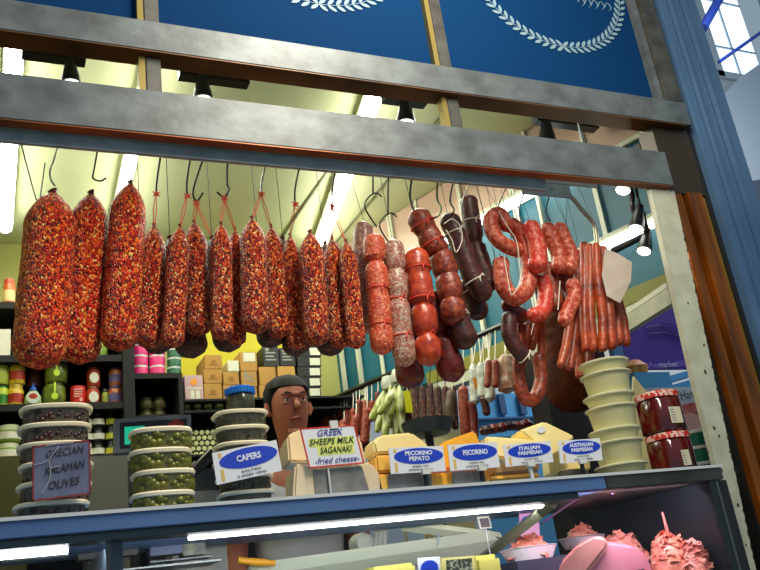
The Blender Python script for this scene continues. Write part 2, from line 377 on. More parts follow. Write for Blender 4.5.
# ---------------------------------------------------------------- counter and glass display case
ct = thing('display_case', 'long glass fronted deli case with steel blue top edge and lit tube', 'display case', (.7, 2.2, 0))
obj('counter_top', bx(NB(), -.66, 1.5, 1.885, 2.42, 1.378, 1.417, .002), steelblue, ct, False)
obj('side_ledge', bx(NB(), 1.978, 2.35, 2.05, 2.6, 1.392, 1.4165), mat('dull_steel_ledge', (86, 88, 84), .4), ct, False)
obj('counter_top', bx(NB(), 1.501, 1.917, 1.885, 2.42, 1.378, 1.417, .002), mat('dull_steel', (86, 88, 84), .35, .6, (62, 62, 56), 5), ct, False)
obj('edge_trim', bx(NB(), -.66, 1.917, 1.880, 1.8845, 1.412, 1.4195), edge_w, ct, False)
obj('glass_front', bx(NB(), -.66, 1.86, 1.893, 1.899, .75, 1.3775), glass, ct, False)
obj('light_housing', bx(NB(), -.66, 1.42, 1.905, 1.985, 1.362, 1.3775, .002), mat('housing_steel', (104, 122, 130), .35, .5), ct, False)
obj('light_tube', tube(NB(), [(.41, 1.995, 1.360), (1.40, 1.995, 1.360)], .0045, 10), tube_m, ct)
obj('light_tube', tube(NB(), [(-.6, 1.995, 1.357), (.155, 1.995, 1.357)], .0065, 10), tube_m, ct)
obj('light_tube', tube(NB(), [P(612, 493, Y=2.0), P(634, 484, Y=2.12)], .0028, 8), lilac_m, ct, label='small lilac strip glowing as a tube reflection')  # glowing strip standing in for a lilac tube reflection in the glass
obj('case_base', bx(NB(), -.66, 1.93, 1.9, 2.5, 0, .75), mat('case_steel', (120, 126, 130), .4, .4), ct, False)
obj('deck', bx(NB(), -.66, 1.86, 1.93, 2.5, 1.02, 1.05), mat('deck_dark', (30, 34, 46), .4), ct, False)
fr_b = obj('end_frame', bx(NB(), 1.861, 1.885, 1.89, 2.42, .751, 1.3775), mat('dark_frame', (24, 32, 38), .4), ct, False)
obj('end_frame', bx(NB(), 1.886, 1.893, 1.888, 2.42, .751, 1.3775), mat('grey_edge', (70, 80, 84), .4), ct, False)
obj('end_panel', bx(NB(), 1.894, 1.938, 1.9, 2.42, .751, 1.3775), blackpl, ct, False)
# glass divider between cheese and meat
pa, pb = P(553, 503, Y=1.96), P(478, 562, Y=2.42)
obj('divider_rail', tube(NB(), [pa, pb], .016, 4), mat('divider_metal', (120, 122, 96), .4, .3), ct)
obj('divider_edge', tube(NB(), [P(589, 490, Y=1.97), P(541, 524, Y=2.35)], .003, 6), mat('lilac_edge', (170, 130, 180), .3), ct)
obj('back_frame', tube(NB(), [P(250, 577, Y=2.40), P(492, 541, Y=2.44)], .034, 4), mat('cream_frame', (206, 212, 190), .4), ct)
obj('back_frame', tube(NB(), [P(402, 525, Y=2.52), P(500, 538, Y=2.50)], .018, 4), MATS['cream_frame'], ct)
obj('screw', tube(NB(), [P(438, 546, Y=2.36), P(438, 532, Y=2.36)], .004, 8), steel, ct)
# side panel of the case seen through the left glass
obj('inner_frame', bx(NB(), .235, .26, 1.94, 2.42, 1.05, 1.36), mat('inner_steel', (98, 112, 130), .35, .5), ct, False)

# ---------------------------------------------------------------- sausages
def prof(n, top=.10, bot=.06, rt=.18):
    out = []
    for i in range(n):
        t = i/(n-1); s = 1
        if t < top: s = rt+(1-rt)*math.sin(t/top*math.pi/2)**.85
        if t > 1-bot: s = max(.12, math.sqrt(max(0, 1-((t-(1-bot))/bot)**2)))
        out.append(s)
    return out
def salami(label, top, bot, rpx, Y, m, group='spice crusted salamis hanging from the rail', name='salami', mid=None, rt=.16, topf=.19, knot=True):
    pt, pb = P(*top, Y=Y), P(*bot, Y=Y); k = K(P((top[0]+bot[0])/2, (top[1]+bot[1])/2, Y=Y)); R = rpx*k
    t = thing(name, label, 'sausage', (pb.x, pb.y, pb.z), group)
    pts = [pt.lerp(pb, i/30) for i in range(31)]
    if mid: c = Vector((mid*k, 0, 0)); pts = [p+c*math.sin(math.pi*i/30) for i, p in enumerate(pts)]
    L = (pt-pb).length; pr = prof(31, topf, min(.3, R*.85/L), rt)
    obj('sausage_body', tube(NB(), pts, [R*s for s in pr], 24, wob=.05), m, t)
    if knot:
        bm = NB(); tube(bm, [pt+Vector((0, 0, -.004)), pt+Vector((.001, 0, .006)), pt+Vector((-.001, 0, .011))], [R*.2, R*.12, R*.2], 8, wob=.3); obj('tied_end', bm, knotm, t)
    if Y >= 2.15: obj('string', tube(NB(), [pt, Vector((pt.x, 2.2, 2.5))], .001, 4), wire, t)
    return t, pt
SY = 2.075
# three big ones
big = [('largest seeded salami at far left of the rail', (53, 194), (38, 369), 25.5, 2.075),
       ('big bright red seeded salami, second from the left', (91, 195), (79, 364), 19.8, 2.11),
       ('big seeded salami, third from left, highest hung with a dark rind showing at its top', (130, 185), (118, 351), 18.3, 2.07)]
tops = {}
for lb, tp, bt, r, y in big:
    t, p = salami(lb, tp, bt, r, y, seed, 'large seeded salamis'); tops[tp] = p
# dark rind visible on the third
tops_small = [
 ('D', (154, 227), (149, 349), 13, 2.105, 'slim seeded salami hanging just right of the three big ones'),
 ('E', (180, 228), (172, 348), 11.5, 2.06, 'slim seeded salami, second after the big three'),
 ('F', (194, 224), (199, 336), 12.5, 2.11, 'slim seeded salami on the pale twine loop, third after the big three'),
 ('G', (221, 226), (222, 341), 11, 2.05, 'slim seeded salami, fourth after the big three'),
 ('G2', (235, 231), (237, 346), 9.5, 2.12, 'narrow seeded salami tucked between two fatter ones'),
 ('H', (252, 220), (256, 334), 13.5, 2.045, 'fattest of the slim seeded salamis, under the bright twine'),
 ('I', (271, 228), (279, 339), 10.5, 2.12, 'seeded salami sharing the twine of its fat left neighbour'),
 ('J', (290, 237), (297, 350), 9.5, 2.13, 'narrow dark seeded salami half hidden between two brighter ones'),
 ('K', (310, 234), (317, 346), 13, 2.05, 'seeded salami tied with a plain grey clip, fourth from the right end of the row'),
 ('L', (332, 240), (341, 349), 11, 2.115, 'seeded salami under the rightmost red twine'),
 ('M', (346, 243), (357, 349), 9.5, 2.06, 'last slim seeded salami at right end of the row'),
]
for k_, tp, bt, r, y, lb in tops_small:
    t, p = salami(lb, tp, bt, r, y, seed2, 'slim seeded salamis on the rail', topf=.22); tops[k_] = p
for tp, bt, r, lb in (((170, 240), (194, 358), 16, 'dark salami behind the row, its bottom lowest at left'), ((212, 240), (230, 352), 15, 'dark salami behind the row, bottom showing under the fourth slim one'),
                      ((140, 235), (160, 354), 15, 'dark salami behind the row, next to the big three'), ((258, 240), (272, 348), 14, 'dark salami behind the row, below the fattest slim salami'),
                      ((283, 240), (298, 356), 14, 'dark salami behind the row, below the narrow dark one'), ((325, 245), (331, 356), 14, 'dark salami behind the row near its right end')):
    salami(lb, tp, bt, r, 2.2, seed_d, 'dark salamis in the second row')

def segsaus(name, label, pts, segs, rpx, Y, m, ties=None, group=None, tie_m=None, endr=.3, wob=.09, pinch=.33):
    """netted sausage with pinches: pts pixel path; segs number of bulges"""
    W3 = [P(p[0], p[1], Y=Y+(p[2] if len(p) > 2 else 0)) for p in pts]; sp = spline(W3, 12) if len(W3) > 2 else [W3[0].lerp(W3[1], i/36) for i in range(37)]
    k = K(sp[len(sp)//2]); R = rpx*k; n = len(sp)
    L = sum((sp[i+1]-sp[i]).length for i in range(n-1)); rs = []; acc = 0
    for i in range(n):
        t = acc/L
        s = 1.
        if segs > 1:
            ph = (t*segs) % 1; s = 1-pinch*math.exp(-(min(ph, 1-ph)/.065)**2) - .05*abs(ph-.5)
        e = R*.9/L
        if t < e: s *= max(endr, math.sqrt(max(0, 1-(1-t/e)**2)))
        if t > 1-e: s *= max(.15, math.sqrt(max(0, 1-((t-1+e)/e)**2)))
        rs.append(R*s)
        if i < n-1: acc += (sp[i+1]-sp[i]).length
    t = thing(name, label, 'sausage', tuple(min(sp, key=lambda v: v.z)), group)
    obj('sausage_body', tube(NB(), sp, rs, 20, wob=wob), m, t)
    if ties:
        for tt in ties:
            i = max(1, min(n-2, int(tt*n))); d = (sp[i+1]-sp[i-1]).normalized(); a_ = Vector((0, 1, 0)); a_ = (a_-d*a_.dot(d)).normalized(); b_ = d.cross(a_); r = rs[i]*1.04
            bm = NB(); tube(bm, [sp[i]+(a_*math.cos(q*.42)+b_*math.sin(q*.42))*r for q in range(16)], .0022, 6)
            c = sp[i]-a_*r*1.02 if a_.y > 0 else sp[i]+a_*r
            tube(bm, [c, c+Vector((.008, -.004, .008)), c+Vector((.014, -.003, .002))], .002, 6); tube(bm, [c, c+Vector((-.006, -.004, -.01)), c+Vector((-.004, -.003, -.018))], .002, 6)
            obj('string_tie', bm, tie_m or twine_w, t)
    if 2.1 <= Y < 2.4:
        hi = max(sp, key=lambda v: v.z); obj('string', tube(NB(), [hi, Vector((hi.x, 2.2, 2.5))], .001, 4), wire, t)
    return t, sp
G1 = 'netted sausages in the middle of the rail'
segsaus('netted_sausage', 'pale orange netted sausage with four bulges right beside the seeded row', [(373, 234), (378, 290), (383, 355)], 4, 11.8, 2.06, net_o, (.5, .75), G1, mat('red_net', (214, 60, 40), .6))
segsaus('netted_sausage', 'brownish sausage half hidden behind the pale orange netted one', [(364, 222), (363, 260), (372, 335)], 3, 10, 2.13, net_g, None, G1)
segsaus('netted_sausage', 'greyish marbled netted sausage hanging from the second wire hook', [(393, 240), (398, 300), (406, 367)], 4, 11.3, 2.06, net_g, (.5, .75), G1, MATS['red_net'])
segsaus('netted_sausage', 'glossy bright orange netted sausage with three tied bulges', [(415, 248), (422, 300), (430, 366)], 4, 13, 2.05, paprika, (.25, .5, .75), G1, MATS['red_net'])
segsaus('netted_sausage', 'dark red sausage bottom hanging below the greyish netted one', [(398, 270), (406, 330), (411, 388)], 1, 14, 2.17, darkred, None, G1)
segsaus('netted_sausage', 'thick leaning brown red sausage with rounded rings, hooked at its top', [(414, 210), (430, 238), (446, 272), (455, 325)], 5, 12.8, 2.07, brownred, (.2, .4), G1, MATS['red_net'], pinch=.17)
segsaus('netted_sausage', 'long dark red sausage leaning down right beneath the ringed brown one', [(430, 290), (440, 335), (456, 382)], 2, 14, 2.15, darkred, None, G1)
G2 = 'dark dry sausages tied with white string'
segsaus('dry_sausage', 'dark dry sausage with green mouldy top and white string, leaning left', [(446, 214), (456, 235), (472, 275), (488, 300)], 1, 10.5, 2.09, darkbrown, (.72, .3), G2)
segsaus('dry_sausage', 'dark dry sausage with a string tied high up, tallest of its group', [(468, 195), (472, 225), (481, 262), (492, 292)], 2, 9.5, 2.15, darkbrown, (.3,), G2)
segsaus('dry_sausage', 'dark dry sausage with a white bow, lowest of its group', [(448, 285), (458, 320), (469, 349)], 1, 12.5, 2.09, darkbrown, (.45,), G2)
segsaus('dry_sausage', 'short near black sausage in shade behind the white bow one', [(462, 280), (474, 300), (480, 320)], 1, 11, 2.17, darkbrown, (.3,), G2)
G3 = 'fresh chorizo loops on the right of the rail'
def loop(label, pts, rpx, Y, m, group=G3, name='chorizo_loop', ties=None):
    return segsaus(name, label, pts, 1, rpx, Y, m, ties, group, endr=.3)
loop('curled chorizo at left top of the loops, hugging a white string', [(510, 231), (499, 214), (490, 222), (497, 239), (513, 249), (523, 251)], 7.5, 2.06, chor)
loop('large horseshoe chorizo hanging points up inside a white string loop', [(502, 257), (501, 275), (506, 291), (515, 298), (526, 290), (530, 272), (526, 247), (516, 229), (506, 222)], 8.5, 2.10, chor)
loop('bright red chorizo, straight and fat, hanging right of the horseshoe', [(528, 221), (535, 240), (538, 258), (536, 272)], 9.5, 2.06, chor_r)
loop('bright red curved chorizo tail under the straight fat one', [(540, 275), (546, 293), (542, 312), (528, 316)], 8, 2.10, chor_r)
loop('pink red chorizo pair member leaning right, left of the two', [(545, 223), (552, 240), (560, 258), (557, 272)], 8, 2.07, chor)
loop('pink red chorizo pair member leaning right, right of the two', [(557, 223), (566, 243), (572, 258), (568, 273)], 7.5, 2.06, chor)
loop('short tapered chorizo hanging between the pair and the thin sausages', [(546, 262), (552, 285), (556, 312)], 8, 2.12, brownred)
loop('curved orange chorizo hanging low beside the thin sausages', [(570, 279), (575, 295), (568, 312), (563, 326)], 7.5, 2.08, chor)
loop('dark curved sausage hanging below the horseshoe', [(510, 312), (509, 332), (517, 349), (529, 360)], 8, 2.14, darkbrown, ties=(.85,))
loop('low orange brown horseshoe sausage with its curve lowest of all', [(519, 352), (519, 380), (525, 398), (535, 398), (541, 380), (538, 352)], 7, 2.2, brownred)
loop('dark chorizo hanging in shade above the low horseshoe', [(505, 298), (515, 312), (528, 318)], 8, 2.16, darkred)
loop('dark red sausage knot shaded behind the chorizo pair', [(556, 268), (572, 290), (576, 318)], 9, 2.19, darkred)
for i, (pts, m, lb) in enumerate((([(520, 322), (521, 355)], cabana, 'thin smoked link, leftmost of four above the low horseshoe'), ([(528, 322), (525, 352)], cabana, 'thin smoked link, second of four above the low horseshoe'),
                                  ([(538, 322), (531, 350)], cabana_o, 'thin amber smoked link, third of four above the low horseshoe'), ([(541, 320), (541, 364)], cabana_o, 'thin amber smoked link, rightmost and longest of four above the low horseshoe'))):
    segsaus('thin_sausage', lb, pts, 1, 4.2, 2.2, m, None, 'thin smoked links above the low horseshoe')
G4 = 'bundle of thin smoked sausages at the right end of the rail'
thin = [((578, 250), (570, 371), 5, 2.12, cabana, 'leftmost long thin sausage of the bundle'), ((571, 300), (560, 368), 5, 2.08, cabana_o, 'amber thin sausage ending in a rounded tip left of the bundle'),
        ((576, 252), (580, 379), 5.2, 2.16, cabana_o, 'thin sausage whose tip hangs lowest of the bundle'), ((584, 242), (586, 352), 5.5, 2.09, cabana, 'thin sausage with an orange top, third from the left of the bundle'),
        ((590, 244), (594, 352), 5.3, 2.07, cabana, 'thin sausage in the middle of the bundle'), ((596, 243), (603, 352), 5.8, 2.05, cabana, 'thin brown sausage just left of the frosted tag'),
        ((601, 246), (612, 350), 5.5, 2.06, cabana, 'thin sausage passing right behind the frosted tag'), ((606, 250), (620, 346), 5, 2.09, cabana, 'thin glossy sausage second from right of the bundle'),
        ((610, 255), (627, 347), 5, 2.12, cabana, 'rightmost thin sausage of the bundle, under the frosted tag'), ((582, 258), (591, 378), 5, 2.19, cabana, 'thin sausage behind the bundle, tip near the cup stack')]
for tp, bt, r, y, m, lb in thin:
    segsaus('thin_sausage', lb, [tp, (tp[0]*.7+bt[0]*.3+random.uniform(-2, 2), tp[1]*.7+bt[1]*.3), (tp[0]*.35+bt[0]*.65+random.uniform(-2.5, 2.5), tp[1]*.35+bt[1]*.65), bt], 1, r*random.uniform(.82, .98), y, m, None, G4, wob=.14)
# frosted tag
bm = NB(); poly = [P(605, 249, Y=2.03), P(617, 253, Y=2.03), P(632, 262, Y=2.03), P(631, 281, Y=2.03), P(620, 303, Y=2.035), P(607, 296, Y=2.03), P(602, 275, Y=2.03)]
prism(bm, poly, (0, .002, 0)); tag(obj('frosted_tag', bm, tag_m, smooth=False), 'blank frosted plastic tag hanging beside the thin sausages', 'tag')
# smoked leg
segsaus('smoked_ham_leg', 'large dark smoked ham leg hanging behind the thin sausages', [(566, 295), (568, 330), (572, 372), (575, 412)], 1, 27, 2.34, leg_m)[0]['category'] = 'ham'

# hooks
def hook(label, pts, rpx=.9, Y=2.06, m=None, group='wire meat hooks on the rail'):
    W3 = [P(p[0], p[1], Y=Y) for p in pts]; W3[0] = Vector((W3[0].x, 1.995, W3[0].z)) if abs(pts[0][1]) < 205 else W3[0]
    o = obj('meat_hook', tube(NB(), spline(W3, 5), rpx*.0028, 6), m or wire); tag(o, label, 'hook', group)
hook('bright wire hook over the largest seeded salami', [(60, 146), (54, 160), (50, 171), (51, 180), (55, 186)], m=wire_l)
hook('long thin hanger wire at the far left, reaching the first salami', [(16, 140), (28, 170), (38, 203), (42, 185), (45, 163)], .7, m=wire_l)
hook('bent wire hook above the second salami with a curled tip', [(97, 150), (94, 170), (93, 178), (100, 181), (106, 178)])
hook('straight hook rod above the third big salami', [(131, 154), (131, 172), (130, 187)], .6, m=wire_l)
hook('straight dark hook above the first slim salami', [(158, 157), (157, 180), (156, 194)], 1)
hook('straight dark hook above the second slim salami', [(187, 161), (187, 180), (187, 196)], 1)
hook('slanted hook curling up at its tip above the third slim salami', [(201, 162), (196, 180), (193, 194), (197, 201), (203, 193)], 1)
hook('slanted hook with a v shaped tip above the fourth slim salami', [(222, 164), (227, 182), (229, 190), (224, 197), (217, 192)], 1)
hook('short hook with bright shank above the fattest slim salami', [(261, 168), (262, 180), (261, 192)], 1, m=wire_l)
hook('dark straight hook above the narrow dark salami', [(294, 171), (295, 188), (295, 204)], 1)
hook('dark hook curving slightly above the last seeded salamis', [(329, 174), (332, 190), (334, 198), (331, 205)], 1)
for (x, y, lb) in ((373, 179, 'anchor shaped double hook, left of the two'), (388, 181, 'anchor shaped double hook, right of the two')):
    t = thing('double_hook', lb, 'hook', tuple(P(x, y+30, Y=2.04)), 'anchor shaped double hooks')
    dy = 15 if x < 380 else 33
    obj('shank', tube(NB(), [P(x, y-4, Y=1.995), P(x, y+dy, Y=2.04)], .0026, 6), wire, t)
    obj('hook_arm', tube(NB(), spline([P(x+9, y+dy+3, Y=2.04), P(x+3, y+dy-1, Y=2.04), P(x-5, y+dy+4, Y=2.04), P(x-8, y+dy+14, Y=2.04), P(x+4, y+dy+33, Y=2.05)], 6), .0022, 6), wire, t)
hook('slanted dark hook piercing the ringed brown red sausage', [(404, 181), (410, 196), (414, 212), (411, 218)], 1.1)
hook('shiny curved hook right of the ringed sausage', [(429, 184), (437, 197), (441, 208), (438, 216), (433, 218)], 1.2, m=mat('greenish_wire', (120, 128, 96), .3, .7))
hook('dark hook above the mouldy topped dry sausage', [(445, 186), (450, 200), (454, 210), (449, 219)], 1)
hook('straight hook beside the tallest dry sausage', [(462, 188), (463, 200), (462, 214)], .8, m=wire_l)
hook('bright hook holding the curled chorizo', [(498, 193), (499, 204), (501, 216)], .8, m=wire_l)
hook('bright hook holding the straight fat chorizo', [(516, 195), (519, 210), (522, 222)], .9, m=wire_l)
hook('dark hook holding the chorizo pair', [(541, 198), (546, 210), (550, 221)], .9)
# red twine loops
def twine(label, frm, tos, Y=2.055, m=None):
    t = thing('twine_loop', label, 'twine', tuple(P(*frm, Y=Y)), 'red twine loops tying the slim salamis'); bm = NB()
    p0 = P(*frm, Y=Y); tube(bm, spline([p0+Vector((.005*math.cos(a_*1.3), .005*math.sin(a_*1.3), .004*math.sin(a_*2.1))) for a_ in range(8)], 3), .0022, 5)
    for dx, dz in ((-.009, .006), (.011, .004), (.01, -.008), (-.008, -.009)): tube(bm, [p0, p0+Vector((dx, -.003, dz))], .0018, 5)
    obj('knot', bm, m or twine_r, t)
    for k_ in tos:
        q = P(*k_, Y=Y) if isinstance(k_, tuple) else tops[k_]
        for s in (-1, 1): obj('strand', tube(NB(), spline([p0, p0.lerp(q, .5)+Vector((s*.004, 0, 0)), q], 4), .0013, 5), m or twine_r, t)
twine('red twine from the hook to the first slim salami', (156, 194), ['D'])
twine('red twine from the straight hook to the second slim salami', (187, 196), ['E'])
twine('pale red twine from the curled hook to the third slim salami', (196, 203), ['F', (211, 236)])
twine('red twine shared by the fourth and the tucked narrow slim salami', (224, 198), ['G', 'G2'])
twine('bright red twine shared by the fattest slim salami and its right neighbour', (261, 194), ['H', 'I'])
twine('thin red twine tied to the narrow dark salami', (295, 204), ['J', (299, 212)])
twine('rightmost red twine tied to the last two seeded salamis', (332, 206), ['L', (325, 238), 'M'])
# white strings
for lb, pts in (('white string falling across the curled chorizo into the horseshoe', [(499, 212), (507, 226), (516, 240), (519, 260), (520, 280), (512, 295), (508, 280), (504, 256)]),
                ('white string knotted at the mouldy top of the dry sausage', [(444, 224), (452, 219), (460, 226), (462, 240), (456, 252), (452, 240), (446, 230)]),
                ('white string dangling between the chorizo pair and curved chorizo', [(560, 281), (559, 295), (558, 310)])):
    tag(obj('string_loop', tube(NB(), spline([P(x, y, Y=2.035) for x, y in pts], 6), .0017, 6), twine_w), lb, 'string', 'white strings on the sausages')
# rail end: thick bent pipe
tag(obj('rail_end', tube(NB(), spline([P(455, 173, Y=1.998), P(530, 184, Y=2.02), P(566, 194, Y=2.04), P(582, 210, Y=2.05), P(594, 225, Y=2.06), P(597, 245, Y=2.06)], 6), .0075, 10), mat('worn_pipe', (176, 172, 146), .3, .6)), 'worn metal pipe bending down at the right end of the hanging rail', 'rail')
obx = NB(); obox(obx, P(546, 190, Y=2.0), (.19, 0, 0), (0, .006, 0), (0, 0, .045)); tag(obj('rail_bracket', obx, steel, smooth=False), 'flat grey bracket plate where the rail meets the bent pipe', 'bracket')
for z in ((628, 190),):
    pass

# ---------------------------------------------------------------- spotlights
def spot(label, top, face, Y, rpx, aim=True, track=None):
    pt, pf = P(*top, Y=Y), P(*face, Y=Y); k = K(pt); d = (pf-pt).normalized(); R = rpx*k; L = (pf-pt).length
    t = thing('spotlight', label, 'spotlight', tuple(pt), 'track spotlights')
    obj('housing', tube(NB(), [pt, pt+d*L*.3, pt+d*L*.8, pf], [R*.45, R*.62, R*.95, R], 16), mat('spot_black', (34, 34, 36), .35), t)
    obj('lens', tube(NB(), [pf+d*.001, pf+d*.004], [R*.86, R*.8], 16), mat('lit_lens', (255, 250, 235), .4, emit=7), t)
    obj('bracket', tube(NB(), [pt, pt+Vector((0, 0, .04)), pt+Vector((.004, 0, .075))], R*.2, 8), MATS['spot_black'], t)
    return t
MATS.get('spot_black') or mat('spot_black', (34, 34, 36), .35)
for (xa, ya, xb, yb), lb in zip(((22, 52, 86, 60), (180, 74, 250, 84), (386, 98, 428, 104), (538, 120, 600, 130)), ('leftmost piece', 'second piece from left', 'piece left of the second mullion', 'rightmost piece')):
    a_, b_ = P(xa, ya, Y=2.36), P(xb, yb, Y=2.36); t = thing('spotlight_track', 'black track bar behind the upper fascia beam, '+lb, 'lighting track', tuple(a_), 'black track bars behind the upper beam')
    obj('track_bar', bx(NB(), a_.x, b_.x, 2.36, 2.40, a_.z, a_.z+.03), MATS['spot_black'], t, False); obj('hanger_rod', bx(NB(), (a_.x+b_.x)/2-.006, (a_.x+b_.x)/2+.006, 2.374, 2.386, a_.z+.0305, 3.0995), MATS['spot_black'], t, False)
for lb, x, y in (('cone spotlight seen in the slot at far left', 70, 60), ('cone spotlight seen in the slot right of the first mullion', 202, 76), ('bracketed spotlight seen in the slot left of the second mullion', 405, 100), ('bracketed spotlight seen in the slot at right', 546, 122)):
    spot(lb, (x, y), (x+1, y+24), 2.37, 10)
spot('small spotlight just under the lower beam at right, lens lit', (627, 172), (623, 190), 2.2, 8)
spot('middle spotlight of the three at right, tilted down', (640, 206), (636, 229), 2.2, 8)
spot('lowest spotlight of the three at right', (648, 230), (644, 251), 2.2, 7.5)
tag(obj('lamp_stem', tube(NB(), spline([P(626, 176, Y=2.21), P(632, 195, Y=2.22), P(633, 210, Y=2.22), P(647, 228, Y=2.21)], 5), .011, 8), MATS['spot_black']), 'black stem linking the three right hand spotlights', 'lamp stem')
tag(obj('spotlight_track', tube(NB(), [P(612, 252, Y=2.3), P(644, 236, Y=2.24)], .012, 4), MATS['spot_black']), 'short black track bar sloping behind the lowest right spotlight', 'lighting track')
# fluorescent battens
def batten(label, p0, p1, r=.02, em=None):
    t = thing('fluorescent_light', label, 'ceiling light', tuple(p0), 'fluorescent battens')
    d = (Vector(p1)-Vector(p0)); obj('lamp_body', tube(NB(), [Vector(p0)+Vector((0, 0, r*1.3)), Vector(p1)+Vector((0, 0, r*1.3))], r*1.1, 4), offwhite, t); obj('lit_tube', tube(NB(), [p0, p1], r, 10), em or mat('lit_fluoro', (255, 255, 240), .5, emit=13), t)
batten('fluorescent batten on the ceiling at far left', (.03, 2.55, 3.022), (.03, 3.9, 3.022), .03)
batten('fluorescent batten on the ceiling above the third big salami', (.47, 2.5, 3.022), (.52, 4.0, 3.022), .025)
batten('fluorescent batten on the ceiling right of centre', (1.32, 2.5, 3.022), (1.60, 4.0, 3.022), .03)
a, b = W(.62, 2.42, .05), W(.98, 2.42, .05)
batten('slanting white light strip on the teal side wall', W(.70, 2.40, .05), W(.97, 2.40, .05), .018, mat('lit_strip', (250, 252, 245), .5, emit=4))
batten('upper white light strip on the teal side wall', W(.35, 2.78, .05), W(.75, 2.78, .05), .02, MATS['lit_strip'])
tag(obj('ceiling_dome', lathe(NB(), [(.0, -.05), (.06, -.045), (.10, -.02), (.12, .02)], P(179, 92, Y=2.9)-Vector((0, 0, 0)), 24), mat('dome_grey', (150, 148, 112), .4)), 'round grey ceiling dome seen through the slot beside the first mullion', 'ceiling dome')

# ---------------------------------------------------------------- goods on the counter
CZ = 1.4175
def container_proto(label, fillm, lumps, W_=.165, D_=.13, H=.047, grp=None, cat='food container', lid=True, seed_=1):
    t = thing('food_container', label, cat, (0, 0, 0), grp); r = .5
    sx, sy = W_, D_
    obj('tub', lathe(NB(), [(r*.86, .001), (r*.88, .0015), (r*.95, H*.8), (r*.96, H*.84)], (0, 0, 0), 32, sx, sy, 2.8), tub_m, t)
    bm = NB(); lathe(bm, [(r*.84, .003), (r*.855, .004), (r*.92, H*.78), (r*.7, H*.79), (0, H*.79)], (0, 0, 0), 28, sx, sy, 2.8); obj('contents', bm, fillm, t)
    if lumps:
        random.seed(seed_); bm = NB(); rr = lumps
        for q in range(46):
            a_ = math.pi+math.pi*random.random(); zz = random.uniform(.006, H*.66)
            c = Vector((.44*sx*math.copysign(abs(math.cos(a_))**.7, math.cos(a_)), .43*sy*math.copysign(abs(math.sin(a_))**.7, math.sin(a_)), zz))
            b2 = bmesh.new(); bmesh.ops.create_icosphere(b2, subdivisions=1 if rr < .006 else 2, radius=rr*random.uniform(.8, 1.15), matrix=Matrix.Translation(c*(.96 if rr > .006 else 1))); merge(bm, b2)
        obj('olives' if rr > .006 else 'capers', bm, fillm, t)
    if lid:
        bm = NB(); lathe(bm, [(r*.985, H*.74), (r*1.03, H*.76), (r*1.05, H*.90), (r*1.0, H*.975), (r*.8, H*.985), (0, H*.985)], (0, 0, 0), 36, sx*1.0, sy, 2.8); obj('lid', bm, lid_m, t)
    return t
def stack_px(proto, items, Y, labels, leanz=True):
    """items: (px centre, py bottom, scale x)"""
    out = []
    for i, ((px, z, rz), lb) in enumerate(zip(items, labels)):
        o = proto if i == 0 else copy_tree(proto)
        o.location = (px, Y, z); o.rotation_euler = (0, 0, rz); o['label'] = lb; out.append(o)
    return out
ordn = ['topmost', 'second from the top', 'third from the top', 'fourth from the top', 'fifth from the top', 'bottom']
darkol = mat('dark_olives', (66, 24, 22), .3, 0, (30, 12, 14), 30); greenol = mat('green_olives', (120, 116, 34), .3, 0, (78, 84, 26), 40); caperm = mat('caper_mass', (58, 50, 24), .4, 0, (34, 30, 16), 60)
# dark olives stack
Yc = 2.02
H = .0428
pr = container_proto('x', darkol, .0075, .150, .125, H, 'clear tubs of dark olives stacked at left', seed_=2)
x0 = P(54, 480, Y=Yc).x
Zt = [CZ+H*.985*i for i in range(6)][::-1]
stack_px(pr, [(x0+random.uniform(-.005, .005), z, random.uniform(-.06, .06)) for z in Zt], Yc, ['clear lidded tub of dark olives, %s of the stack at far left' % (s,) for s in ordn])
pr = container_proto('x', greenol, .0115, .138, .115, .049, 'clear tubs of green olives stacked beside the scale', seed_=5)
x0 = P(162, 480, Y=Yc).x
stack_px(pr, [(x0+random.uniform(-.004, .004), CZ+.0483*i, random.uniform(-.05, .05)) for i in (3, 2, 1, 0)], Yc, ['clear lidded tub of green olives, %s of its stack of four' % s for s in (ordn[0], ordn[1], ordn[2], ordn[5])])
pr = container_proto('x', caperm, .0042, .130, .11, .0392, 'clear tubs of capers stacked behind the capers sign', seed_=8)
x0 = P(243, 470, Y=2.03).x
stack_px(pr, [(x0+random.uniform(-.003, .003), CZ+.0386*i, random.uniform(-.05, .05)) for i in (5, 4, 3, 2, 1, 0)], 2.03, ['clear lidded tub of capers, %s of its stack of six' % s for s in ordn])
# blue lidded jar on the capers
jz = CZ+.0386*6
t = thing('storage_jar', 'round clear jar with ridged blue lid on top of the capers stack', 'jar', (x0, 2.05, jz))
jx = P(240, 395, Y=2.05).x
lathe_j = NB(); lathe(lathe_j, [(.030, jz+.001), (.034, jz+.006), (.035, jz+.045), (.031, jz+.052)], (jx, 2.05, 0), 28); obj('jar_body', lathe_j, mat('smoky_jar', (84, 84, 66), .15, 0, (46, 44, 34), 40, alpha=.9), t)
bm = NB()
for k in range(30):
    a_ = k*2*math.pi/30; obox(bm, (jx+.0365*math.cos(a_), 2.05+.0365*math.sin(a_), jz+.0605), (.004*math.cos(a_), .004*math.sin(a_), 0), (-.004*math.sin(a_), .004*math.cos(a_), 0), (0, 0, .014))
lathe(bm, [(.036, jz+.0525), (.037, jz+.055), (.037, jz+.067), (.033, jz+.071), (0, jz+.072)], (jx, 2.05, 0), 30); obj('lid', bm, mat('bright_blue_lid', (20, 110, 200), .4), t)

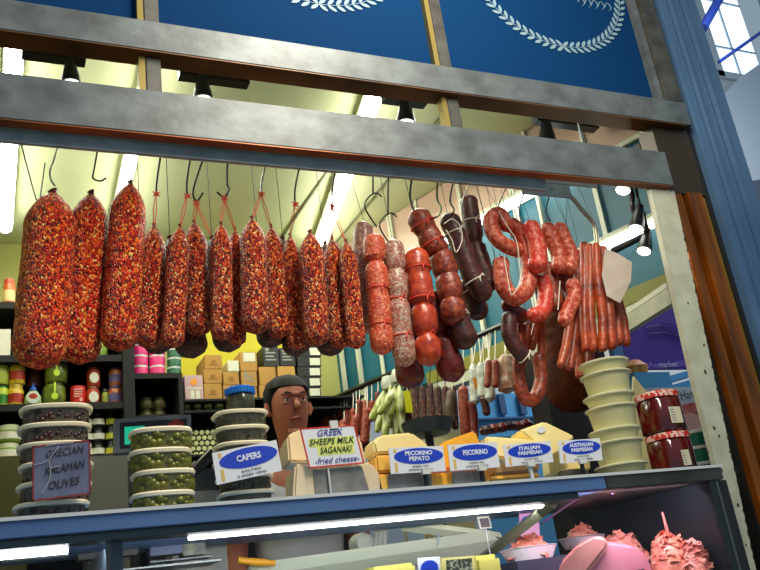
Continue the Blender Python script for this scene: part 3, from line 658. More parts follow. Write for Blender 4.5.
# sign cards
def info_card(name, label, corners, Y, lines, sub, clip=True, standx=.62, clipm=blackpl, lean=.0):
    fr = card_px(*corners, Y, lean); t = thing(name, label, 'price sign', tuple(fr.at(.5, 0)), 'white cheese and capers signs with blue ovals')
    cd_ = obj('card', quad(NB(), fr, 0, 1, 0, 1, -.002, 0), white_m, t, False)
    obj('oval', ell(NB(), fr, .53, .64, .45, .31, 0, .0008), blue_m, cd_, False)
    obj('ochre_strip', quad(NB(), fr, .08, .13, .06, .42, 0, .0006), gold, cd_, False); obj('ochre_strip', quad(NB(), fr, .08, .13, .8, .94, 0, .0006), gold, cd_, False)
    n = len(lines)
    for i, s in enumerate(lines):
        text(s, fr, .53, .64+(n-1)*.11-i*.22, fr.H*(.17 if n > 1 else .2), white_ink, cd_, wmax=min(.56, .062*len(s)), bold=.03)
    for i, s in enumerate(sub): text(s, fr, .54, .24-i*.13, fr.H*.055, black_ink, cd_, wmax=.3+.14*i)
    if clip:
        p = fr.at(standx, 0)
        obj('clip', obox(NB(), p+Vector((0, -.002, 0)), (.022, 0, 0), (0, .012, 0), (0, 0, .012)), clip_m, t, False)
        obj('stem', bx(NB(), p.x-.0045, p.x+.0045, p.y-.001, p.y+.007, CZ+.0002, p.z-.005), clipm, t, False)
    return t
info_card('capers_sign', 'tilted white sign with blue oval reading CAPERS leaning on the tubs', ((212, 453), (275.6, 444), (282, 470.6), (217, 485)), 1.948, ['CAPERS'], ['SALTED', '2 SIZES 100G'], clip=False)
info_card('cheese_sign', 'white sign with blue oval reading PECORINO PEPATO on a black stem', ((388.5, 448), (443, 444.5), (446, 471), (391, 474)), 1.93, ['PECORINO', 'PEPATO'], ['SHEEPS MILK', 'IMPORTED FROM ITALY'])
info_card('cheese_sign', 'white sign with blue oval reading PECORINO alone on a black stem', ((447.6, 445), (495, 441.5), (500, 467), (450.4, 471)), 1.93, ['PECORINO'], ['SHEEPS MILK', 'IMPORTED'])
info_card('cheese_sign', 'white sign with blue oval reading ITALIAN PARMESAN on a clear stem', ((503, 445), (548.5, 440.3), (553.6, 462), (505.9, 467)), 1.93, ['ITALIAN', 'PARMESAN'], ['COWS MILK', 'GRANA STYLE'], clipm=clip_m, standx=.5)
info_card('cheese_sign', 'white sign with blue oval reading AUSTRALIAN PARMESAN beside the cup stack', ((558, 441), (598.5, 435.3), (602.8, 460), (560.5, 463.5)), 1.93, ['AUSTRALIAN', 'PARMESAN'], ['COWS MILK', 'AGED HARD CHEESE'], clip=True, clipm=blackpl, standx=.5)
# saganaki sign
fr = card_px((299.5, 428.4), (355.4, 425.6), (364.5, 463.5), (309, 468.5), 1.94)
t = thing('handwritten_sign', 'handwritten sign with red border reading GREEK SHEEPS MILK SAGANAKI', 'sign', tuple(fr.at(.5, 0)))
cd_ = obj('card', quad(NB(), fr, 0, 1, 0, 1, -.002, 0), white_m, t, False)
bm = NB()
for a0, a1, b0, b1 in ((0, 1, 0, .035), (0, 1, .965, 1), (0, .025, 0, 1), (.975, 1, 0, 1)): quad(bm, fr, a0, a1, b0, b1, 0, .0007)
obj('border', bm, red_edge, cd_, False)
obj('highlighter', quad(quad(NB(), fr, .1, .92, .5, .72, 0, .0004), fr, .22, .88, .28, .52, 0, .0003), mat('yellow_marker', (226, 232, 120), .6), cd_, False)
text('GREEK', fr, .5, .84, fr.H*.17, dkblue_ink, cd_, wmax=.46, shear=.3)
text('SHEEPS MILK', fr, .5, .62, fr.H*.16, green_ink, cd_, wmax=.82, shear=.3, bold=.01)
text('SAGANAKI', fr, .54, .4, fr.H*.16, green_ink, cd_, wmax=.58, shear=.3, bold=.01)
text('-fried cheese-', fr, .52, .15, fr.H*.15, dkblue_ink, cd_, wmax=.8, shear=.3)
obj('clip', obox(NB(), fr.at(.62, 1.03), (.02, 0, 0), (0, .008, 0), (0, 0, .02)), clip_m, t, False)
obj('prop', tube(NB(), [fr.at(.35, .05, -.004), Vector((fr.at(.35, 0).x, fr.o.y+.004, CZ+.003))], .0025, 6), clip_m, t)
# olives sign
fr = card_px((32.5, 446), (91.7, 443), (91, 494), (32, 502), 1.93)
t = thing('handwritten_sign', 'dull grey plastic wrapped olives sign with red edge before the dark olive tubs', 'sign', tuple(fr.at(.5, 0)))
cd_ = obj('card', quad(NB(), fr, 0, 1, 0, 1, -.002, 0), mat('wrapped_card', (112, 116, 140), .18, 0, (86, 90, 116), 14, .3, 30), t, False)
bm = NB()
for a0, a1, b0, b1 in ((0, 1, 0, .03), (0, 1, .97, 1), (0, .03, 0, 1), (.97, 1, 0, 1)): quad(bm, fr, a0, a1, b0, b1, 0, .0007)
obj('border', bm, mat('dull_red_edge', (130, 36, 30), .4), cd_, False)
for i, (s, wx, ax) in enumerate((('KALAMAN', .7, .52), ('KALAMON', .74, .54), ('OLIVES', .56, .5))): pass
text('GRECIAN', fr, .54, .82, fr.H*.15, black_ink, cd_, wmax=.66, shear=.35, rot=.05)
text('KALAMAN', fr, .54, .53, fr.H*.15, black_ink, cd_, wmax=.7, shear=.35, rot=.08)
text('OLIVES', fr, .52, .25, fr.H*.15, black_ink, cd_, wmax=.54, shear=.35, rot=.07)
bm = NB(); tube(bm, spline([fr.at(.02, .65, .001), fr.at(.25, .7, .002), fr.at(.45, .95, .001)], 5), .0012, 5); tube(bm, spline([fr.at(.15, .1, .001), fr.at(.3, .4, .002), fr.at(.28, .7, .001)], 5), .0012, 5)
tube(bm, [fr.at(.3, .56, .001), fr.at(.48, .58, .001)], .0016, 5); tube(bm, spline([fr.at(.22, .97, .001), fr.at(.4, .985, .002), fr.at(.7, .975, .001)], 4), .0016, 5)
obj('wrap_crease', bm, mat('cling_film', (190, 192, 200), .1, alpha=.6), t)

# cheeses
rind = mat('cheese_rind', (246, 194, 84), .5, 0, (232, 170, 62), 10, .1)
pale = mat('pale_cheese', (255, 238, 170), .5, 0, (248, 222, 142), 8)
whitech = mat('white_wrapped_cheese', (240, 218, 176), .35, 0, (222, 198, 160), 12, .2, 30)
greyw = mat('grey_wrap', (150, 148, 138), .3, 0, (120, 118, 110), 20, .2, 40)
amber = mat('amber_rind', (248, 182, 50), .4, 0, (232, 158, 36), 8)
def wedge(name, label, pts, Y, dep, m, taper=.85, bev=.006, group='cheese pieces along the counter', wrap=None, fit=True):
    poly = [P(x, y, Y=Y) for x, y in pts]
    for v in poly: v.z = max(v.z, CZ+.0005)
    c = sum(poly, Vector())/len(poly); cz = min(v.z for v in poly)
    bm = NB(); A = [bm.verts.new(v) for v in poly]; B = [bm.verts.new(Vector((c.x+(v.x-c.x)*taper, Y+dep, cz+(v.z-cz)*(1-(1-taper)*.3)))) for v in poly]; n = len(A)
    bm.faces.new(A[::-1]); bm.faces.new(B)
    for i in range(n): bm.faces.new([A[i], A[(i+1) % n], B[(i+1) % n], B[i]])
    bmesh.ops.recalc_face_normals(bm, faces=bm.faces); bevel(bm, bev, 2)
    if wrap:
        t = thing(name, label, 'cheese', (c.x, Y+dep/2, cz), group); obj('cheese_body', bm, m, t)
        poly = [P(x, y, Y=Y-.003) for x, y in wrap]
        for v in poly: v.z = max(v.z, CZ+.001)
        obj('wrap_label', prism(NB(), poly, (0, .0025, 0)), greyw, t, False, label='grey plastic label side'); return t
    return tag(obj(name, bm, m), label, 'cheese', group)
wedge('cheese_block', 'tall creamy block rising behind the saganaki sign', [(289, 462), (287, 436), (296, 430), (348, 424), (362, 440), (367, 464)], 2.10, .12, whitech)
wedge('cheese_block', 'wrapped whitish saganaki cheese block below the handwritten sign', [(293, 500), (295, 464), (318, 462), (372, 462), (381, 474), (385, 492)], 1.955, .13, whitech, wrap=[(316, 497), (313, 470), (362, 466), (370, 493)])
wedge('cheese_wedge', 'lowest of three stacked pecorino wedges behind the PECORINO PEPATO sign', [(378, 492), (377, 474), (436, 472), (438, 488)], 1.955, .11, rind, wrap=[(389, 489), (388, 474), (431, 472), (432, 486)])
wedge('cheese_wedge', 'middle of three stacked pecorino wedges behind the PECORINO PEPATO sign', [(377, 472.5), (375, 455), (436, 453), (438, 470)], 1.96, .10, rind)
wedge('cheese_wedge', 'top pale pecorino wedge behind the PECORINO PEPATO sign', [(376, 453.5), (373, 442), (380, 435), (412, 432), (426, 442), (434, 452)], 1.965, .10, pale)
wedge('cheese_wedge', 'orange skinned wedge rising behind the PECORINO sign', [(434, 470), (432, 452), (445, 441), (476, 430), (482, 445), (484, 468)], 2.0, .09, amber)
wedge('cheese_wedge', 'amber cheese slab under the PECORINO sign', [(433, 488), (433, 473), (490, 470), (492, 484)], 1.955, .10, amber, wrap=[(453, 486), (452, 472), (484, 470), (486, 483)])
wedge('cheese_wedge', 'pale flat wedge pointing left behind the ITALIAN PARMESAN sign', [(487, 455), (485, 436), (520, 438), (552, 442), (550, 456), (520, 462)], 2.03, .08, pale)
wedge('cheese_wedge', 'brownish parmesan slab under the ITALIAN PARMESAN sign', [(494, 475), (494, 464), (540, 461), (541, 471)], 1.96, .09, mat('brown_rind', (170, 132, 84), .5))
wedge('cheese_wedge', 'thin yellow slab on the counter, lowest under the ITALIAN PARMESAN sign', [(490, 482), (490, 476), (541, 472), (542, 478)], 1.955, .09, rind)
t = wedge('cheese_wedge', 'big pale parmesan wedge with a white sticker, standing highest', [(520, 430), (545, 421), (576, 436), (560, 452), (550, 458), (533, 441)], 2.04, .09, pale)
st = NB(); fr = card_px((537, 428), (544, 427), (545, 432), (538, 433), 2.038); ell(st, fr, .5, .5, .6, .6, 0, .001); tag(obj('sticker', st, white_m, smooth=False), 'small white sticker on the big parmesan wedge', 'sticker')
wedge('cheese_wedge', 'parmesan wedge foot below the big pale wedge', [(551, 475), (549, 457), (562, 440), (590, 440), (592, 470)], 2.12, .06, pale)
tag(obj('knitted_cloth', lathe(NB(), [(0, 0), (.04, .002), (.05, .012), (.035, .03), (0, .034)], (P(572, 474, Y=1.99).x, 1.99, CZ+.001), 20, 1.1, .8), mat('dark_clutter', (34, 32, 28), .6, 0, (70, 66, 50), 60, .8)), 'dark crumpled wrapping behind the AUSTRALIAN PARMESAN sign', 'wrapping')

# cup stack
cx0 = P(618, 460, Y=1.99).x
def cup(h, r=.0735):
    t = thing('lidded_cup', 'x', 'food cup', (0, 0, 0), 'stack of lidded cups of pale yellow cream')
    obj('cup_body', lathe(NB(), [(r*.80, .0005), (r*.82, .002), (r*.93, h-.008), (r*.94, h-.006)], (0, 0, 0), 32), cup_m, t)
    obj('cream_filling', lathe(NB(), [(r*.77, .003), (r*.88, h-.014), (0, h-.013)], (0, 0, 0), 28), yel_fill, t)
    obj('lid', lathe(NB(), [(r*.95, h-.0065), (r*1.03, h-.005), (r*1.035, h-.001), (r*.98, h+.001), (0, h+.001)], (0, 0, 0), 36), mat('cup_lid', (222, 220, 182), .3, alpha=.85), t); return t
tall = cup(.0645); short = cup(.034)
z = CZ; lbs = ['bottom cup of the cream stack, half tucked behind the steel edge', 'sixth cup from the top of the cream stack', 'fifth cup from the top of the cream stack', 'fourth cup from the top of the cream stack', 'third cup from the top of the cream stack', 'second cup from the top of the cream stack', 'topmost cup of the pale yellow stack at right']
used = {}
for i, (h, dx) in enumerate((('m', 0), ('t', .004), ('s', .006), ('t', .012), ('s', .014), ('t', .02), ('s', .022))):
    pr = short if h in 'sm' else tall
    o = pr if pr not in used else copy_tree(pr); used[pr] = 1
    o.location = (cx0+dx, 1.985, z); o['label'] = lbs[i]; z += .066 if h == 't' else .0355

# gingham lidded jars
ging = voro('red_gingham', [(1, (196, 40, 34)), (1, (226, 190, 178))], 120, .6, .1, .001)
jamm = mat('dark_jam', (88, 10, 8), .12, 0, (40, 8, 10), 8, coat=.5)
for i, (px, zz, lb) in enumerate(((667, 0, 'lower dark jam jar with red gingham lid beside the cup stack'), (662, 1, 'upper dark jam jar with red gingham lid, on top of the other'))):
    h = .128; z0 = CZ+zz*(h+.0005); x = P(670, 450, Y=2.05).x-(.002 if zz else 0); R = .062
    t = thing('jam_jar', lb, 'jar', (x, 2.05, z0), 'gingham lidded jam jars')
    obj('jar_body', lathe(NB(), [(R*.9, z0+.001), (R, z0+.006), (R, z0+h*.78), (R*.92, z0+h*.84)], (x, 2.05, 0), 32, e=2.6), jamm, t)
    obj('gingham_lid', lathe(NB(), [(R*.93, z0+h*.84), (R*1.0, z0+h*.85), (R*1.0, z0+h*.97), (R*.93, z0+h), (0, z0+h)], (x, 2.05, 0), 32, e=2.6), ging, t)
    fr = Fr((x-.018 if not zz else x-.022, 2.05-R*1.0-.0008, z0+.022), (.03 if not zz else .046, 0, 0), (0, 0, .046 if not zz else .05))
    pl = obj('paper_label', quad(NB(), fr, 0, 1, 0, 1, -.0005, .0005), mat('jar_label', (208, 204, 176), .5), t, False)
    bm = NB()
    for q in range(5): quad(bm, fr, .1, .45, .15+q*.16, .2+q*.16, .0005, .0009)
    obj('label_print', bm, mat('grey_print', (110, 122, 140), .6), pl, False)
# small green tins
tinm = mat('green_tin', (10, 86, 66), .4); tw = mat('tin_rim', (196, 200, 196), .35)
tx = P(700, 455, Y=2.16).x
for k, lb in enumerate(('bottom green tin of three beside the jam jars', 'middle green tin of three beside the jam jars', 'top green tin of three beside the jam jars')):
    z0 = CZ+k*.0515; t = thing('green_tin', lb, 'tin', (tx, 2.16, z0), 'small green tins stacked by the jam jars')
    obj('tin_body', lathe(NB(), [(.045, z0+.0005), (.045, z0+.04)], (tx, 2.16, 0), 28), tinm, t)
    obj('rim', lathe(NB(), [(.046, z0+.0401), (.047, z0+.042), (.047, z0+.05), (.044, z0+.051), (0, z0+.051)], (tx, 2.16, 0), 28), tw, t)

# ---------------------------------------------------------------- inside the glass case: meats
meat1 = mat('shaved_ham', (244, 176, 148), .4, 0, (222, 124, 104), 30, .3, 40, coat=.3); meat2 = mat('pink_ham', (240, 160, 176), .35, 0, (232, 142, 160), 12, coat=.3); meat3 = mat('red_bacon', (228, 130, 112), .35, 0, (240, 176, 160), 45, .2, coat=.3)
trayw = mat('white_tray', (224, 210, 216), .35)
DK = 1.05
def pile(label, pc, w_, d_, h_, m, n, seed_, base=None, sl=.03):
    """heap of crumpled slices"""
    random.seed(seed_); bm = NB(); z0 = base if base is not None else DK+.003
    lathe(bm, [(.5, 0), (.47, h_*.35), (.36, h_*.7), (.16, h_*.93), (0, h_)], (pc.x, pc.y, z0), 20, w_, d_)
    for k in range(n):
        a_ = random.uniform(0, 6.28); r = math.sqrt(random.random()); c = Vector((pc.x+r*.48*w_*math.cos(a_), pc.y+r*.48*d_*math.sin(a_), z0+h_*(1-r**2.2)*.95+.004))
        R = Matrix.Rotation(a_, 3, 'Z') @ Matrix.Rotation(r*.9+random.uniform(-.45, .45), 3, 'Y') @ Matrix.Rotation(random.uniform(-.4, .4), 3, 'X') @ Matrix.Rotation(random.uniform(0, 6.28), 3, 'Z')
        g = []; s = sl*random.uniform(.5, 1.2); ph = random.uniform(0, 6)
        for i in range(5):
            for j in range(4):
                u, v = (i/4-.5)*s*1.5, (j/3-.5)*s; g.append(bm.verts.new(c+R @ Vector((u, v, .22*s*math.sin(i*1.5+ph)+.15*s*math.cos(j*1.7+ph)))))
        for i in range(4):
            for j in range(3): bm.faces.new([g[i*4+j], g[i*4+4+j], g[i*4+5+j], g[i*4+j+1]])
    o = obj('shaved_meat_pile', bm, m); tag(o, label, 'meat', None, 'stuff'); return o
def tray(label, pc, w_, d_, z0, h_=.03, rz=0):
    rot = Matrix.Rotation(rz, 3, 'Z'); bm = lathe(NB(), [(.40, z0), (.5, z0+h_), (.53, z0+h_+.002), (.51, z0+h_+.004), (.47, z0+h_-.002), (.38, z0+.004), (0, z0+.004)], (pc.x, pc.y, 0), 32, w_, d_, 3, rot)
    tag(obj('meat_tray', bm, trayw), label, 'tray', 'white meat trays in the glass case')
def riser(x0, x1, y0, y1, z1, lb): tag(obj('display_riser', bx(NB(), x0, x1, y0, y1, DK+.0003, z1, .004), mat('riser', (44, 46, 66), .4), smooth=False), lb, 'riser')
p = P(528, 548, Y=2.2); riser(p.x-.1, p.x+.09, 2.12, 2.30, p.z-.035, 'dark riser under the left oval meat tray')
tray('white oval tray of ham pieces next to the slanted divider', p, .155, .13, p.z-.034, .032); pile('ham pieces heaped on the left oval tray', p, .13, .10, .05, meat1, 60, 1, p.z-.026, .028)
p = P(580, 540, Y=2.3); riser(p.x-.1, p.x+.1, 2.31, 2.47, p.z-.035, 'dark riser under the back meat tray')
p.y = 2.38; p = P(582, 538, Y=2.38); tray('white tray of shredded ham behind the big pink ham', p, .15, .12, p.z-.03, .03, .3); pile('shredded ham heaped on the back tray', p, .125, .09, .055, meat1, 70, 2, p.z-.022, .022)
# big pink hams and shaved heaps
def hamblock(label, pts, Y, dep, m):
    poly = [P(x, y, Y=Y) for x, y in pts]; bm = prism(NB(), poly, (.02, dep, .0)); bmesh.ops.recalc_face_normals(bm, faces=bm.faces); bevel(bm, .008, 3); tag(obj('ham_slices', bm, m), label, 'meat', 'pink ham slices draped in the case')
def heap(label, px, pyt, Y, w_, d_, h_, m, n, seed_, sl):
    p = P(px, pyt, Y=Y); pile(label, p, w_, d_, h_, m, n, seed_, p.z-h_, sl); return p.z-h_
p = P(602, 570, Y=2.02); riser(p.x-.1, p.x+.10, 1.96, 2.095, p.z-.012, 'dark riser under the pink ham slices')
hamblock('large bright pink ham with smooth face in the middle of the meats', [(583, 582), (592, 562), (604, 541), (634, 545), (648, 556), (658, 582)], 1.985, .10, meat2)
hamblock('paler pink ham slice folded over the bright pink ham', [(556, 582), (560, 562), (576, 545), (594, 535), (607, 538), (607, 548), (588, 572), (586, 582)], 1.962, .02, mat('pale_ham', (238, 172, 160), .4, 0, (228, 156, 150), 20))
z_ = heap('shaved pink meat heap behind the bright pink ham', 618, 533, 2.20, .15, .12, .085, meat3, 130, 3, .022); p = P(618, 533, Y=2.2); riser(p.x-.07, p.x+.07, 2.14, 2.26, z_-.0005, 'dark riser under the centre heap of shaved meat')
z_ = heap('tall heap of orange pink shaved ham by the tongs', 664, 533, 2.04, .13, .12, .13, meat1, 300, 4, .022); q = P(664, 540, Y=2.04).x; riser(q-.06, q+.05, 1.99, 2.09, z_-.0005, 'dark riser under the tall heap of shaved ham')
z_ = heap('heap of red streaky meat strips at the right end of the case', 690, 542, 1.975, .075, .10, .11, meat3, 220, 5, .024); q = P(690, 545, Y=1.975).x; riser(q-.03, min(1.858, q+.03), 1.94, 1.985, z_-.0005, 'dark riser under the right hand meat strips')
tag(obj('serving_tongs', tube(NB(), [P(662, 512, Y=2.02), P(667, 530, Y=2.02), P(674, 562, Y=2.03)], [.003, .005, .005], 8), mat('pink_handle', (226, 128, 116), .4)), 'slim pink handle of tongs standing in the shaved ham', 'tongs')
bm = NB(); tube(bm, spline([P(664, 531, Y=2.16), P(676, 524, Y=2.16), P(690, 527, Y=2.16), P(700, 536, Y=2.16)], 6), .0028, 8)
tube(bm, spline([P(666, 536, Y=2.17), P(678, 528, Y=2.17), P(690, 531, Y=2.17), P(701, 540, Y=2.17)], 6), .002, 8)
tag(obj('tub_rim', bm, mat('clear_rim', (170, 160, 160), .15, alpha=.6)), 'clear curved rim of a plastic tub behind the right meats', 'tub')
# cheese side of the case bottom
fr = card_px((418, 558), (440, 556), (441, 580), (419, 582), 2.06); t = thing('case_label', 'small white label with blue oval at the bottom edge of the case', 'price sign', tuple(fr.at(.5, 0)))
obj('card', quad(NB(), fr, 0, 1, 0, 1, -.003, 0), white_m, t, False); obj('oval', ell(NB(), fr, .5, .55, .4, .32, 0, .001), blue_m, t, False)
tag(obj('wrapped_cheese', bx(NB(), *(lambda a_, b_: (a_.x, b_.x, 2.08, 2.2, DK+.001, a_.z))(P(474, 556, Y=2.08), P(501, 556, Y=2.08)), .012), mat('yellow_cheese', (196, 186, 92), .45)), 'rounded yellow cheese at the foot of the slanted divider', 'cheese')
fr = card_px((442, 558), (474, 555), (476, 580), (443, 583), 2.08); t = thing('photo_packet', 'packet with a dark speckled picture next to the rounded yellow cheese', 'packet', tuple(fr.at(.5, 0)))
obj('packet_body', quad(NB(), fr, 0, 1, 0, 1, -.06, 0), mat('packet_yellow', (190, 182, 110), .5), t, False); obj('picture', quad(NB(), fr, .12, .9, .1, .9, 0, .001), mat('speckle', (30, 32, 26), .5, 0, (140, 146, 120), 90, contrast=(.5, .6)), t, False)
for px0, px1, py, lb in ((372, 416, 567, 'pale yellow cheese just showing at the bottom edge of the case'),):
    a_, b_ = P(px0, py, Y=2.1), P(px1, py, Y=2.1); tag(obj('wrapped_cheese', bx(NB(), a_.x, b_.x, 2.1, 2.2, DK+.001, a_.z, .008), MATS['yellow_cheese']), lb, 'cheese')
tag(obj('cleaver_handle', tube(NB(), spline([P(238, 560, Y=2.36), P(255, 562, Y=2.36), P(275, 563, Y=2.36)], 5), [.009]*4+[.0105]*4+[.008]*3, 12), mat('orange_handle', (236, 166, 30), .4)), 'orange knife handle lying on the back frame before the seller', 'knife')
fr = card_px((477, 517), (489, 515), (492, 528), (480, 529), 2.3); t = thing('price_tag', 'small black price tag with white frame behind the case glass', 'tag', tuple(fr.at(.5, 0))); obj('card', quad(NB(), fr, 0, 1, 0, 1, -.003, 0), offwhite, t, False); obj('black_face', quad(NB(), fr, .15, .9, .1, .85, 0, .001), blackpl, t, False)
obj('stem', tube(NB(), [fr.at(.5, 0, -.0015), Vector((fr.at(.5, 0).x, 2.3, DK+.001))], .002, 6), clip_m, t)
fr = card_px((541, 506), (534, 510), (536, 540), (524, 540), 2.32)
fr = card_px((519, 509), (541, 504), (540, 540), (520, 542), 2.33); t = thing('case_label', 'pink label with blue oval behind the left oval meat tray', 'price sign', tuple(fr.at(.5, 0)))
obj('card', quad(NB(), fr, 0, 1, 0, 1, -.003, 0), mat('pink_card', (226, 170, 206), .5), t, False); obj('oval', ell(NB(), fr, .5, .62, .4, .16, 0, .001), blue_m, t, False)
obj('stem', tube(NB(), [fr.at(.5, 0, -.0015), Vector((fr.at(.5, 0).x, 2.33, DK+.001))], .003, 6), clip_m, t)

# ---------------------------------------------------------------- seller
def seller():
    t = thing('person', 'person in a white t shirt standing behind the counter, hands lowered', 'person', (1.04, 3.1, .2))
    X, Yp, z0 = 1.04, 3.1, .2
    def sk(verts, edges, sub, m, name, parent, extra=None, wid=None):
        me = bpy.data.meshes.new(name); me.from_pydata([v[:3] for v in verts], edges, []); o = bpy.data.objects.new(name, me); C.objects.link(o)
        md = o.modifiers.new('s', 'SKIN'); md.use_smooth_shade = True
        for i, v in enumerate(verts):
            s = me.skin_vertices[0].data[i]; s.radius = (v[3], v[4] if len(v) > 4 else v[3]); s.use_root = (i == 0)
        o.modifiers.new('d', 'SUBSURF').levels = sub
        dg = bpy.context.evaluated_depsgraph_get(); m2 = bpy.data.meshes.new_from_object(o.evaluated_get(dg)); bpy.data.objects.remove(o)
        bm = bmesh.new(); bm.from_mesh(m2)
        if extra: merge(bm, extra)
        return obj(name, bm, m, parent)
    V = [(X, Yp, 1.12, .16, .12), (X, Yp, 1.3, .145, .105), (X, Yp, 1.48, .165, .115), (X, Yp, 1.64, .13, .10), (X, Yp, 1.73, .052, .055), (X, Yp-.02, 1.80, .05, .058), (X, Yp-.025, 1.88, .075, .09), (X, Yp-.02, 1.97, .08, .098), (X, Yp-.01, 2.02, .055, .07)]
    E = [(i, i+1) for i in range(8)]
    for s in (-1, 1):
        b0 = len(V); V += [(X+s*.19, Yp, 1.62, .062), (X+s*.235, Yp+.01, 1.45, .05), (X+s*.245, Yp-.01, 1.34, .043), (X+s*.22, Yp-.12, 1.18, .033), (X+s*.19, Yp-.2, 1.11, .024, .03), (X+s*.175, Yp-.25, 1.08, .02, .04)]
        E += [(3, b0)]+[(b0+i, b0+i+1) for i in range(5)]
        L0 = len(V); V += [(X+s*.1, Yp, 1.0, .1), (X+s*.11, Yp, .68, .068), (X+s*.11, Yp+.01, .48, .056), (X+s*.11, Yp+.01, .28, .04), (X+s*.115, Yp-.1, .225, .035, .025)]
        E += [(0, L0)]+[(L0+i, L0+i+1) for i in range(4)]
    ex = NB()
    for s in (-1, 1):  # fingers, thumb, ears
        for f in range(4):
            bx0 = X+s*.175+(f-1.5)*.019; ln = (.05, .058, .055, .042)[f]
            tube(ex, [(bx0, Yp-.255, 1.082), (bx0, Yp-.255-ln*.6, 1.07), (bx0, Yp-.255-ln, 1.05), (bx0, Yp-.26-ln, 1.032)], [.0095, .009, .008, .005], 8)
        tube(ex, [(X+s*.155, Yp-.21, 1.09), (X+s*.13, Yp-.245, 1.075), (X+s*.128, Yp-.275, 1.065)], [.011, .0105, .007], 8)
        lathe(ex, [(0, -.008), (.014, -.006), (.016, 0), (.009, .006), (0, .006)], (X+s*.083, Yp-.02, 1.92), 12, .6, 1., rot=None) if False else tube(ex, [(X+s*.078, Yp-.02, 1.895), (X+s*.088, Yp-.012, 1.92), (X+s*.085, Yp-.01, 1.945)], [.008, .013, .008], 8)
    # nose, brow, lips, chin
    tube(ex, spline([(X, Yp-.098, 1.95), (X, Yp-.112, 1.925), (X, Yp-.122, 1.905), (X, Yp-.105, 1.895)], 4), [.006, .007, .008, .009, .009, .010, .011, .012, .0125, .012, .010, .009, .007], 12)
    for s in (-1, 1):
        tube(ex, [(X+s*.013, Yp-.108, 1.903), (X+s*.012, Yp-.100, 1.905)], [.007, .006], 8)
        tube(ex, spline([(X+s*.016, Yp-.097, 1.943), (X+s*.031, Yp-.104, 1.946), (X+s*.046, Yp-.093, 1.941)], 4), .0045, 8)
        tube(ex, spline([(X+s*.018, Yp-.097, 1.927), (X+s*.031, Yp-.102, 1.924), (X+s*.045, Yp-.092, 1.928)], 4), .0038, 8)
    tube(ex, [(X-.045, Yp-.098, 1.957), (X, Yp-.112, 1.956), (X+.045, Yp-.098, 1.957)], [.006, .009, .006], 8)
    tube(ex, [(X-.03, Yp-.075, 1.815), (X, Yp-.09, 1.812), (X+.03, Yp-.075, 1.815)], [.015, .02, .015], 8)
    body = sk(V, E, 2, skin, 'body', t, ex)
    bm = NB(); tube(bm, [(X-.024, Yp-.098, 1.862), (X, Yp-.112, 1.865), (X+.024, Yp-.098, 1.862)], [.003, .008, .003], 8); obj('lips', bm, mat('lips', (158, 76, 66), .4), t)
    for s in (-1, 1):
        bm = NB(); bmesh.ops.create_uvsphere(bm, u_segments=12, v_segments=8, radius=.0115, matrix=Matrix.Translation((X+s*.031, Yp-.0955, 1.935)) @ Matrix.Diagonal((1.15, .8, .55, 1))); obj('eye', bm, mat('eye_white', (220, 214, 204), .2), t)
        bm = NB(); bmesh.ops.create_uvsphere(bm, u_segments=10, v_segments=6, radius=.0052, matrix=Matrix.Translation((X+s*.031, Yp-.1015, 1.935)) @ Matrix.Diagonal((1, .8, 1, 1))); obj('iris', bm, mat('iris', (40, 26, 18), .2), t)
        obj('eyebrow', tube(NB(), [(X+s*.015, Yp-.113, 1.958), (X+s*.034, Yp-.108, 1.963), (X+s*.05, Yp-.095, 1.957)], [.003, .004, .002], 6), mat('dark_hair', (12, 9, 7), .85), t)
    bm = NB(); lathe(bm, [(.080, -.055), (.088, -.01), (.089, .03), (.076, .062), (.045, .085), (0, .092)], (X, Yp+.002, 1.965), 28, .98, 1.12)
    for v in bm.verts: v.co += Vector((1, 1, 1))*.006*noise.noise(v.co*60)
    for v in bm.verts:
        if v.co.y < Yp-.02 and v.co.z < 1.985: v.co.y = Yp-.02+(v.co.y-Yp+.02)*.15
    obj('hair', bm, MATS['dark_hair'], t)
    Vs = [(X, Yp, 1.06, .175, .14), (X, Yp, 1.3, .165, .125), (X, Yp, 1.48, .182, .132), (X, Yp, 1.63, .145, .115), (X, Yp, 1.715, .078, .078)]
    Es = [(0, 1), (1, 2), (2, 3), (3, 4)]
    for s in (-1, 1):
        b0 = len(Vs); Vs += [(X+s*.19, Yp, 1.62, .078), (X+s*.232, Yp+.008, 1.475, .072)]; Es += [(3, b0), (b0, b0+1)]
    sk(Vs, Es, 2, mat('white_cotton', (206, 208, 212), .8, 0, (190, 194, 200), 8, .3, 12), 'tshirt', t)
    Vs = [(X, Yp, 1.08, .165, .13), (X, Yp, 1.0, .15, .12)]; Es = [(0, 1)]
    for s in (-1, 1):
        b0 = len(Vs); Vs += [(X+s*.1, Yp, .9, .105), (X+s*.11, Yp, .6, .08), (X+s*.11, Yp+.01, .3, .062)]; Es += [(1, b0), (b0, b0+1), (b0+1, b0+2)]
    sk(Vs, Es, 2, mat('dark_trousers', (30, 34, 48), .8), 'trousers', t)
    for s in (-1, 1): obj('shoe', bx(NB(), X+s*.11-.045, X+s*.11+.045, Yp-.2, Yp+.07, .2005, .27, .02), blackpl, t)
seller()

